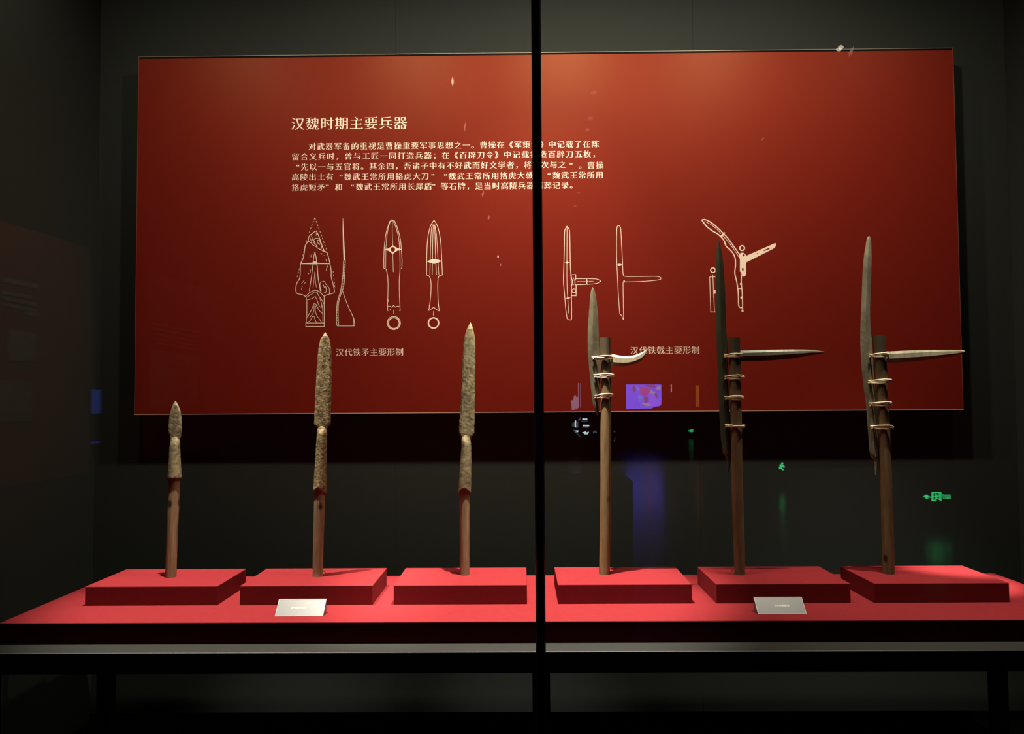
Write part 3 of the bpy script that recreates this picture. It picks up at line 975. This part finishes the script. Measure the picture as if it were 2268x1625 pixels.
pale = halberd('halberd with a pale curved blade and a straight pale arm', (1968, 1272),
        [(742, 1932.9, 1959.2), (783, 1935.5, 1961.6), (839.5, 1939, 1965), (894, 1941.5, 1967), (923, 1943.6, 1969), (978, 1946.4, 1971.4), (1089, 1950.8, 1976), (1172, 1952.9, 1978.6), (1272, 1955.3, 1981)],
        [(523, 1924.2, 1925.2), (525, 1921.6, 1927.4), (529.5, 1919.8, 1928.5), (549, 1916.2, 1930), (574, 1912.7, 1930.4), (598, 1910.8, 1930), (648, 1908.8, 1928), (697, 1906.7, 1927), (734, 1905.6, 1928.6), (758, 1905.4, 1931.6), (795, 1907, 1933.4), (832, 1910, 1935.5),
         (869, 1914.2, 1939), (895, 1917.9, 1942), (937, 1921, 1944.2), (978, 1924.3, 1945), (1006, 1927, 1945.4), (1011, 1930, 1945.5)],
        [(1005, 1927.2, 1945.4), (1013, 1930, 1945.6), (1020, 1936.4, 1945.6), (1040, 1937.4, 1944), (1051.5, 1938.2, 1942.8)],
        [(1950, 778, 1950, 803.5), (1965, 778, 1965, 803.5), (2027.6, 775.5, 2027.6, 799.5), (2089, 774.8, 2089, 791.5), (2126, 775, 2126, 784), (2135, 775.6, 2135, 780.8), (2137.6, 777.6, 2137.6, 778.6)], .25,
        [((1928, 787.5), (1964, 786), 1), ((1926.5, 845.5), (1970.5, 843.5), 1), ((1929, 895), (1971.5, 892.5), 1), ((1932.5, 946), (1975, 945.5), 1)],
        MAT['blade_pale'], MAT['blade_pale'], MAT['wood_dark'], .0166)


foot_clip(pitted, 717, 1271, 1)
foot_clip(dark, 1625, 1266, -1)
foot_clip(pale, 1953, 1266, -1)

# ------------------------------------------------------------------ label blocks
def label_block(corners, text, tx0, tx1, ty, label):
    """a frosted acrylic wedge leaning back, its lower front edge on the platform"""
    bl, br = on_level(corners[0][0], corners[0][1], ZPF), on_level(corners[1][0], corners[1][1], ZPF)
    y0 = (bl.y + br.y) / 2
    back, hgt = .037, .0345
    x0, x1 = bl.x, br.x
    root = thing('label_block', ((x0 + x1) / 2, y0 + back / 2, ZPF), label, 'label', 'white label blocks on the platform')
    bm = bmesh.new()
    prof = [(y0, ZPF + .0005), (y0 + back, ZPF + .0005), (y0 + back + .006, ZPF + hgt), (y0 + back, ZPF + hgt + .0004)]
    vs = [[bm.verts.new((x, p[0], p[1])) for p in prof] for x in (x0, x1)]
    for k in range(4): bm.faces.new((vs[0][k], vs[0][(k + 1) % 4], vs[1][(k + 1) % 4], vs[1][k]))
    bm.faces.new(vs[0]); bm.faces.new(vs[1])
    bmesh.ops.bevel(bm, geom=bm.edges[:], offset=.0006, segments=2, affect='EDGES')
    obj('block', bm, MAT['acrylic'], root)
    # polished edges of the sloping face, and its lettering
    up = Vector((0, back, hgt)).normalized()
    out = Vector((0, -hgt, back)).normalized() * .0004
    O = Vector((x0, y0, ZPF + .0005))
    L = math.hypot(back, hgt)
    bm = bmesh.new()

    def slab(u0, u1, v0, v1):
        q = [O + Vector((u, 0, 0)) + up * v + out for u, v in ((u0, v0), (u1, v0), (u1, v1), (u0, v1))]
        bm.faces.new([bm.verts.new(p) for p in q])
    W_ = x1 - x0
    e = .0014
    slab(0, W_, 0, e); slab(0, W_, L - e, L); slab(0, e, e, L - e); slab(W_ - e, W_, e, L - e)
    tag(obj('bright_edge', bm, MAT['acrylic_edge'], root), 'bright polished edge')
    em = .0064
    n = len(text)
    xa = on_level(tx0, ty + 12, ZPF).x
    xb = on_level(tx1, ty + 12, ZPF).x
    loops = []
    for i, ch in enumerate(text):
        c = xa + (xb - xa) * (i + .5) / n
        for lp in char_loops(ch, .008, .008):
            loops.append([Vector((c + (p.x - .5) * em, 0, (p.y - .38) * em)) for p in lp])
    me = filled('label_lettering', loops)
    Mx = Matrix(((1, 0, 0, 0), (0, out.normalized().y * -1, up.y, 0), (0, -out.normalized().z, up.z, 0), (0, 0, 0, 1)))
    me.transform(Mx)
    me.transform(Matrix.Translation(O + up * (L * .49) + out * 1.6 - Vector((O.x, 0, 0))))
    finish('label_lettering', me, MAT['white_print'], root)


label_block(((608.6, 1365), (715.4, 1364.4)), '汉代铁矛模型', 648, 682, 1345.5, 'white acrylic label block leaning in front of the pitted spear plinth')
label_block(((1678.8, 1360.4), (1786.9, 1360.1)), '汉代铁戟模型', 1711, 1745, 1341.5, 'white acrylic label block leaning in front of the dark halberd plinth')
if _font_obj is not None: bpy.data.objects.remove(_font_obj)


# ------------------------------------------------------------------ the dark gallery in front of the case (it shows in the glass)
def mir(px, py, depth):
    """the place in the gallery whose image in the glass stands at this place of the photograph, DEPTH metres out"""
    p = at(px, py, depth)
    return Vector((p.x, 2 * YG - p.y, p.z))


GX0, GX1, GY0, GZ = -2.45, 12.0, -30.6, 3.7


def on_side(px, py):
    """same, for the gallery's side wall"""
    dd = ray(px, py)
    p = EYE + dd * ((GX0 + .012) / dd.x)
    return Vector((p.x, 2 * YG - p.y, p.z))


structure(box('floor', (GX0 - .1, GY0 - .1, -.1), (GX1 + .1, YG - .05, 0), MAT['gallery_floor']))
structure(box('ceiling', (GX0 - .1, GY0 - .1, GZ), (GX1 + .1, YG - .05, GZ + .1), MAT['gallery']))
structure(box('wall_gallery_side', (GX0 - .1, GY0, 0), (GX0, YG - .05, GZ), MAT['gallery']))
structure(box('wall_gallery_end', (GX1, GY0, 0), (GX1 + .1, YG - .05, GZ), MAT['gallery']))
structure(box('wall_gallery_far', (GX0, GY0 - .1, 0), (GX1, GY0, GZ), MAT['gallery']))


def glow(name, col, power):
    return mat(name, (0.01, 0.01, 0.01), 0.5, emit=(col, power))


GREEN = glow('green_sign_light', (0.04, 0.85, 0.25), 9.0)
GREEN_DIM = glow('faint_green_sign_light', (0.05, 0.8, 0.25), 3.2)
BLUE = glow('blue_screen_light', (0.11, 0.10, 0.95), 10)
VIOLET = glow('violet_screen_light', (0.22, 0.12, 0.95), 10)
PINK = glow('pink_screen_light', (0.42, 0.09, 0.42), 8)
MAUVE = glow('mauve_screen_light', (0.22, 0.11, 0.30), 7)
PALE = glow('pale_screen_light', (0.34, 0.33, 0.55), 8)
SKYBLUE = glow('light_blue_screen_light', (0.12, 0.22, 0.95), 9)
DIMBLUE = glow('dim_blue_screen_light', (0.03, 0.07, 0.40), 2.0)
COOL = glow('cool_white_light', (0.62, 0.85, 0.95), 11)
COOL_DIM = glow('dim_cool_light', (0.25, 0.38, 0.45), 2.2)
LAVENDER = glow('lavender_light', (0.45, 0.36, 0.55), 4)
ORANGE = glow('orange_light', (0.8, 0.26, 0.05), 2.0)
ROSE = glow('rose_light', (0.9, 0.45, 0.65), 7)
WARM = glow('warm_lamp_light', (1.0, 0.85, 0.62), 12)
WARM_MID = glow('softer_warm_lamp_light', (1.0, 0.62, 0.5), 3.2)
WARM_DIM = glow('faint_warm_lamp_light', (1.0, 0.6, 0.5), 1.1)


def face_poly(bm, pts):
    """a thin solid plate through points of the gallery"""
    f = bm.faces.new([bm.verts.new(p) for p in pts])
    r = bmesh.ops.extrude_face_region(bm, geom=[f])
    for v in [g for g in r['geom'] if isinstance(g, bmesh.types.BMVert)]: v.co.y -= .004


def plate(name, polys, depth, m, parent):
    bm = bmesh.new()
    for pts in polys: face_poly(bm, [mir(x, y, depth) for x, y in pts])
    return obj(name, bm, m, parent)


def rect(x0, y0, x1, y1):
    return [(x0, y0), (x1, y0), (x1, y1), (x0, y1)]


def exit_sign(cx, cy_, k, depth, m, label, column=None, words=True):
    """green running-man sign low on a column: arrow, doorway, word"""
    q = lambda pts: [(cx + (x - 2076) * k, cy_ + (y - 1100) * k) for x, y in pts]
    c = mir(cx, cy_, depth)
    root = thing('exit_sign', c, label, 'exit sign', 'green exit signs low in the gallery')
    u = depth / F_PX * k
    box('sign_plate', (c.x - 36 * u, c.y - .03, c.z - 15 * u), (c.x + 36 * u, c.y - .006, c.z + 15 * u), MAT['gallery'], root, .002)
    plate('arrow', [q([(2046, 1100), (2053, 1095), (2057, 1097), (2056, 1099), (2063, 1099.5), (2063, 1102), (2056, 1102), (2057, 1104.5), (2054, 1104.5)])], depth, m, root)
    plate('doorway', [q(rect(2064.5, 1089.5, 2085.5, 1092.5)), q(rect(2064.5, 1092.5, 2068.5, 1109.5)), q(rect(2081.5, 1092.5, 2085.5, 1105)),
                      q([(2068.5, 1107.5), (2075.5, 1107.5), (2074, 1109.8), (2068.5, 1109.8)]), q([(2081.5, 1103), (2085.5, 1104), (2085.8, 1109.8), (2081, 1107)])], depth, m, root)
    plate('running_figure', [q(circ((2074.2, 1095.2), 1.7, n=12)), q([(2072, 1098), (2077, 1096.8), (2080.5, 1099), (2079.5, 1100), (2077, 1099), (2076, 1102), (2082, 1105.5), (2081, 1106.7), (2075.5, 1104), (2072.5, 1108), (2071, 1107.2), (2073, 1102.5), (2073.2, 1099.5), (2070, 1101), (2069.4, 1100)])], depth, m, root)
    if words:
        # EXIT, read from the gallery, stands reversed in the glass
        st = [('E', [(0, 0, .22, 1), (0, 0, 1, .2), (0, .4, .8, .6), (0, .8, 1, 1)]), ('X', None), ('I', [(.35, 0, .65, 1)]), ('T', [(.38, 0, .62, 1), (0, 0, 1, .2)])]
        polys = []
        for i, (ch, rs) in enumerate(st):
            x1 = 2105.5 - i * 4.6
            X = lambda u_: x1 - u_ * 3.9
            Y = lambda v_: 1095.3 + v_ * 9.2
            if rs is None:
                polys += [[(X(0), Y(0)), (X(.28), Y(0)), (X(1), Y(1)), (X(.72), Y(1))], [(X(1), Y(0)), (X(.72), Y(0)), (X(0), Y(1)), (X(.28), Y(1))]]
            else:
                polys += [rect(X(a), Y(b), X(c_), Y(d_)) for a, b, c_, d_ in rs]
        plate('exit_lettering', [q(p) for p in polys], depth, m, root)
    if column is not None:
        structure(box('column', (c.x + column[0], c.y - .65, 0), (c.x + column[1], c.y - .03, GZ), MAT['gallery']))
    return root


exit_sign(2076, 1100, 1.0, 10.2, GREEN, 'largest green exit sign with arrow, doorway and word, reflected beside the last halberd', (-.25, .35))
exit_sign(1532.5, 954, .28, 34, GREEN, 'tiny bright green exit sign reflected under the blue screen', None, False)
exit_sign(1707, 954, .20, 34, GREEN_DIM, 'tiny faint green exit sign reflected behind the dark halberd', None, False)
c = mir(1732, 1032, 14.8)
t = thing('exit_sign', c, 'small green running figure sign reflected beside the dark halberd shaft', 'exit sign', 'green exit signs low in the gallery')
box('sign_plate', (c.x - .09, c.y - .03, c.z - .09), (c.x + .09, c.y - .006, c.z + .09), MAT['gallery'], t, .002)
plate('running_figure', [circ((1733, 1026), 2.4, n=14), [(1726, 1029), (1733, 1028), (1739, 1033), (1737, 1036), (1733, 1033.5), (1732, 1036), (1737, 1040), (1734, 1041.5), (1729.5, 1037.5), (1727, 1039), (1725, 1037), (1728, 1032.5)]], 14.8, GREEN, t)
structure(box('column', (c.x - .08, c.y - .65, 0), (c.x + .5, c.y - .03, GZ), MAT['gallery']))

# big video screen far down the hall
DS = 28.0
a_, b_ = mir(1387, 905, DS), mir(1465, 851, DS)
t = thing('video_screen', Vector(((a_.x + b_.x) / 2, a_.y - .05, 0)), 'glowing blue and violet video screen reflected beside the short halberd', 'screen')
box('screen_housing', (a_.x - .03, a_.y - .12, a_.z - .03), (b_.x + .03, a_.y - .012, b_.z + .03), MAT['gallery'], t)
box('stand', (a_.x + .45, a_.y - .10, .02), (a_.x + .75, a_.y - .04, a_.z), MAT['gallery'], t)
box('foot', (a_.x + .2, a_.y - .3, 0), (a_.x + 1.0, a_.y + .2, .02), MAT['gallery'], t)
plate('picture_ground', [[(1387, 851), (1465, 851), (1465, 895), (1461, 899), (1450, 900), (1443, 904.5), (1387, 905.5)]], DS, BLUE, t)
for pg in [[(1436, 873), (1449, 876), (1457, 889), (1463, 880), (1464, 894), (1458, 898), (1446, 898), (1437, 890), (1440, 882)]]:
    plate('picture_patch', [pg], DS - .02, VIOLET, t)
for pg in [[(1416, 856), (1424, 857), (1438, 858), (1440, 866), (1437, 873), (1430, 876), (1428, 880), (1424, 877), (1418, 870)]]:
    plate('picture_patch', [pg], DS - .02, PINK, t)
for pg in [[(1400, 859), (1404, 853), (1408, 855), (1409, 864), (1405, 868), (1401, 866)], [(1424, 852), (1450, 852), (1452, 858), (1438, 857)], [(1428, 878), (1436, 879), (1437, 890), (1428, 892), (1426, 884)],
                        [(1449, 872), (1455, 868), (1456, 884)]]:
    plate('picture_patch', [pg], DS - .02, MAUVE, t)
for pg in [[(1440, 862), (1446, 866), (1453, 868), (1449, 873), (1439, 872)], [(1452, 860), (1458, 854), (1464, 857), (1463, 864), (1456, 863)], [(1419, 893), (1436, 891), (1444, 898), (1432, 899)]]:
    plate('picture_patch', [pg], DS - .02, PALE, t)
for pg in [[(1412, 877), (1420, 874), (1424, 878), (1420, 886), (1424, 890), (1416, 888)], [(1408, 856), (1416, 856), (1419, 864), (1412, 866)]]:
    plate('picture_patch', [pg], DS - .02, SKYBLUE, t)

for (polys, dp, m_, lab, nm) in (
        ([rect(1486, 851, 1488, 868)], 27, ROSE, 'thin pink upright light tube reflected just past the blue screen', 'light_tube'),
        ([rect(1280.3, 848, 1281.7, 904), rect(1285.2, 848, 1286.4, 902)], 27, LAVENDER, 'pair of hair-thin lavender light lines reflected near the short halberd', 'light_tube'),
        ([[(1264.5, 886), (1270, 886), (1271, 877), (1275.5, 875), (1276, 879), (1282.5, 879), (1282, 900), (1276, 907), (1274, 902), (1272, 908), (1267, 908)]], 26.9, LAVENDER, 'jagged lavender glowing shape reflected above the round lantern', 'light_box'),
        ([rect(1541, 853, 1549, 900)], 27, ORANGE, 'narrow orange glowing strip reflected before the dark halberd', 'light_box')):
    c = mir(sum(p[0] for p in polys[0]) / len(polys[0]), max(p[1] for p in polys[0]), dp)
    t = thing(nm, Vector((c.x, c.y - .03, 0)), lab, 'light', 'lights far down the gallery')
    plate('lit_face', polys, dp, m_, t)
    box('holder', (c.x - .03, c.y - .05, 0), (c.x + .03, c.y - .006, c.z + .05), MAT['gallery'], t)

# round glass lantern with cool lit facets
DL = 12.0
c = mir(1312, 947, DL)
t = thing('lantern', Vector((c.x, c.y - .35, 0)), 'round dark lantern with white-blue glints reflected under the red panel', 'lantern')
bm = bmesh.new()
bmesh.ops.create_uvsphere(bm, u_segments=24, v_segments=14, radius=.30, matrix=Matrix.Translation(Vector((c.x, c.y - .34, c.z))))
obj('globe', bm, MAT['gallery'], t, True)
box('pedestal', (c.x - .12, c.y - .46, 0), (c.x + .12, c.y - .22, c.z - .27), MAT['gallery'], t)
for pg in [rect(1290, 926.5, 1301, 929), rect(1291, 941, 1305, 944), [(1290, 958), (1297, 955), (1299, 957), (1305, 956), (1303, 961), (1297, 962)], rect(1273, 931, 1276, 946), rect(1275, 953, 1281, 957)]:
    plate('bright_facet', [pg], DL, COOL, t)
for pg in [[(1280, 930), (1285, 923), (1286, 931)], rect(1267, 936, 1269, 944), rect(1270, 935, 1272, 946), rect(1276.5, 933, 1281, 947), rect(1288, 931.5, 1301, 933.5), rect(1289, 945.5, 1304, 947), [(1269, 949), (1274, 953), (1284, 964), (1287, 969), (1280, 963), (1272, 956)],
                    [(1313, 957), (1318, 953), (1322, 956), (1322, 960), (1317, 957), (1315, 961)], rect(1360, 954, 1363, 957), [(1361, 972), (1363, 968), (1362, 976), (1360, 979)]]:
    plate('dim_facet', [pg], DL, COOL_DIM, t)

# low showcase with a red deck
DC = 6.0
a_, b_ = mir(1252, 1062, DC), mir(1402, 1062, DC)
zt = a_.z
t = thing('showcase', Vector(((a_.x + b_.x) / 2, a_.y - .25, 0)), 'low black showcase with a dim red deck reflected behind the short halberd shaft', 'showcase')
box('cabinet', (a_.x, a_.y - .55, 0), (b_.x, a_.y, zt - .012), MAT['gallery'], t, .004)
box('deck', (a_.x + .02, a_.y - .53, zt - .012), (b_.x - .02, a_.y - .02, zt), MAT['felt'], t, .003)
bm = bmesh.new()
cx_, cy_, cz_ = (a_.x + b_.x) / 2, a_.y - .28, zt
bmesh.ops.create_cone(bm, cap_ends=True, segments=28, radius1=.075, radius2=.11, depth=.05, matrix=Matrix.Translation((cx_, cy_, cz_ + .025)))
bmesh.ops.create_cone(bm, cap_ends=True, segments=28, radius1=.03, radius2=.035, depth=.03, matrix=Matrix.Translation((cx_, cy_, cz_ + .063)))
tag(obj('vessel', bm, MAT['iron'], None, center=True), 'small dim bronze dish on the reflected showcase', 'dish')
spot((cx_, cy_ + .1, 2.9), (cx_, cy_, cz_), 26, 24, .6, .03)

# text posters on the side wall of the gallery
POSTER = mat('dim_red_poster', (0.17, 0.028, 0.018), 0.7)
PICT = mat('brown_landscape_print', (0.10, 0.075, 0.04), 0.7, 0, 0.3, (9, 0.3, 6), None, (0.30, 0.26, 0.20), (1, 1, 3))


def side_poly(name, pts, off, m, parent, thick=.004):
    bm = bmesh.new()
    for q in pts:
        vs = [bm.verts.new(on_side(*p) + Vector((off, 0, 0))) for p in q]
        f = bm.faces.new(vs)
        r = bmesh.ops.extrude_face_region(bm, geom=[f])
        for v in [g for g in r['geom'] if isinstance(g, bmesh.types.BMVert)]: v.co.x -= thick
    return obj(name, bm, m, parent)


def rowblocks(x0, y0, x1, y1, h, n):
    """a line of small type too faint to read: even blocks along a slanting line"""
    out = []
    for i in range(n):
        u, v = i / n, (i + .72) / n
        ya, yb = y0 + (y1 - y0) * u, y0 + (y1 - y0) * v
        xa, xb = x0 + (x1 - x0) * u, x0 + (x1 - x0) * v
        out.append([(xa, ya), (xb, yb), (xb, yb + h), (xa, ya + h)])
    return out


fade = mat('faded_cream_print', (0.24, 0.19, 0.16), 0.7)
t = thing('wall_poster', on_side(95, 1060) - Vector((.012, 0, 0)), 'dim red wall poster with two small pictures reflected at the edge of the glass', 'poster', 'posters on the gallery side wall')
side_poly('poster_sheet', [[(-60, 470), (197, 548), (197, 1046), (-60, 1092)]], 0, POSTER, t, .010)
side_poly('faded_lettering', rowblocks(0, 612, 80, 628, 11, 14) + rowblocks(0, 642, 68, 655, 8, 14) + rowblocks(0, 654, 80, 671, 8, 14) + rowblocks(0, 668, 80, 685, 8, 14) + rowblocks(52, 688, 80, 694, 8, 5), .006, fade, t)
side_poly('landscape_picture', [[(12, 730), (74, 737), (73, 800), (12, 797)]], .006, PICT, t)
side_poly('landscape_picture', [[(-30, 836), (67, 845), (67, 932), (-30, 934)]], .006, PICT, t)
t = thing('wall_poster', on_side(420, 980) - Vector((.012, 0, 0)), 'faint red wall poster with a text block reflected across the panel corner', 'poster', 'posters on the gallery side wall')
side_poly('poster_sheet', [[(318, 596), (640, 700), (640, 958), (318, 1018)]], 0, POSTER, t, .010)
side_poly('faded_lettering', rowblocks(335, 713, 435, 733, 5, 16) + rowblocks(335, 724, 435, 743, 5, 16) + rowblocks(335, 735, 435, 753, 5, 16) + rowblocks(340, 746, 435, 763, 5, 15) + rowblocks(345, 757, 434, 772, 5, 14), .006, fade, t)
side_poly('picture_frame', [[(330, 773), (435, 789), (435, 791), (330, 775.5)], [(330, 773), (331, 773), (331, 905), (330, 905)], [(434, 789), (435, 789), (435, 900), (434, 900)]], .006, fade, t)
side_poly('brown_picture', [[(331, 776), (434, 792), (434, 898), (331, 905)]], .004, PICT, t)
p0, p1 = on_side(191, 861), on_side(210, 915)
t = thing('wall_screen', Vector((GX0, (p0.y + p1.y) / 2, p1.z)), 'small dim blue wall screen reflected beside the faint poster', 'screen')
side_poly('lit_face', [[(191, 861), (210, 863), (210, 915), (191, 916)]], .028, DIMBLUE, t)
side_poly('screen_housing', [[(189, 858), (212, 860), (212, 918), (189, 919)]], .022, MAT['gallery'], t, .022)
side_poly('lower_light_bar', [[(190, 978), (208, 977), (208, 981), (190, 983)]], .028, DIMBLUE, t)
spot((-1.35, .5, 3.3), (GX0, .1, 1.7), 110, 95, .8, .05)
spot((-1.35, -2.2, 3.3), (GX0, -2.2, 1.6), 30, 90, .8, .05)

# ceiling lamps of the gallery, two rows running away from the case
ZL = 3.05
for (px, py, wx, hy, lean, m_, where) in (
        (1002, 178, 2.6, 9, 0, WARM, 'brightest gallery ceiling lamp, reflected high above the panel heading'),
        (1029, 278, 2.6, 11, 3, WARM_MID, 'gallery ceiling lamp reflected after the panel heading'),
        (1069, 428, 2.6, 7, 3, WARM_MID, 'gallery ceiling lamp reflected just under the last line of text'),
        (1082, 481, 2.2, 6.5, 1.5, WARM_MID, 'gallery ceiling lamp reflected between the text and the drawings'),
        (1103, 568, 1.4, 3, 0, WARM, 'gallery ceiling lamp reflected as a white dot near the black post'),
        (1109, 586, 1.2, 3, 1, WARM_MID, 'gallery ceiling lamp reflected as a pink dot beside the black post'),
        (1316, 203, 7, 3, 0, WARM_DIM, 'faint gallery ceiling lamp, highest of the pale glints past the post'),
        (1308, 260, 6.5, 3, 0, WARM_DIM, 'faint gallery ceiling lamp, middle of the pale glints past the post'),
        (1302, 286, 5.5, 2.6, 0, WARM_DIM, 'faint gallery ceiling lamp reflected just above the words past the post'),
        (1281, 426, 5, 1.6, 0, WARM_DIM, 'faint gallery ceiling lamp reflected just below the words past the post'),
        (1274, 455, 3.5, 1.4, 0, WARM_DIM, 'faint gallery ceiling lamp reflected over the straight halberd drawing'),
        (1691, 306, 1.5, 1.5, 0, WARM_MID, 'pin-sharp gallery ceiling lamp reflected on the bare side of the panel'),
        (1863, 104, 6, 4, 2, WARM, 'white gallery ceiling lamp reflected on the top edge of the panel'),
        (1887, 111, 2.6, 10, 4, WARM_MID, 'long pinkish gallery ceiling lamp reflected beside the white one on the edge')):
    D_ = (ZL - 1.5) / max(.02, (at(px, py, 1.0).z - 1.5))
    c = mir(px, py, D_)
    t = thing('ceiling_lamp', Vector((c.x, c.y - .06, c.z - .02)), where, 'lamp', 'small lamps on the gallery ceiling')
    if hy > 6:
        shape = [(px + lean, py - hy), (px + wx, py - hy * .1), (px - wx * .2, py + hy), (px - wx, py + hy * .2)]
    else:
        shape = circ((px, py), wx, hy, 12)
    plate('lens', [shape], D_, m_, t)
    bm = bmesh.new()
    bmesh.ops.create_cone(bm, cap_ends=True, segments=16, radius1=.035, radius2=.03, depth=.10, matrix=Matrix.Translation((c.x, c.y - .065, c.z + .03)))
    obj('housing', bm, MAT['gallery'], t)
    box('stem', (c.x - .006, c.y - .071, c.z + .08), (c.x + .006, c.y - .059, GZ), MAT['gallery'], t)
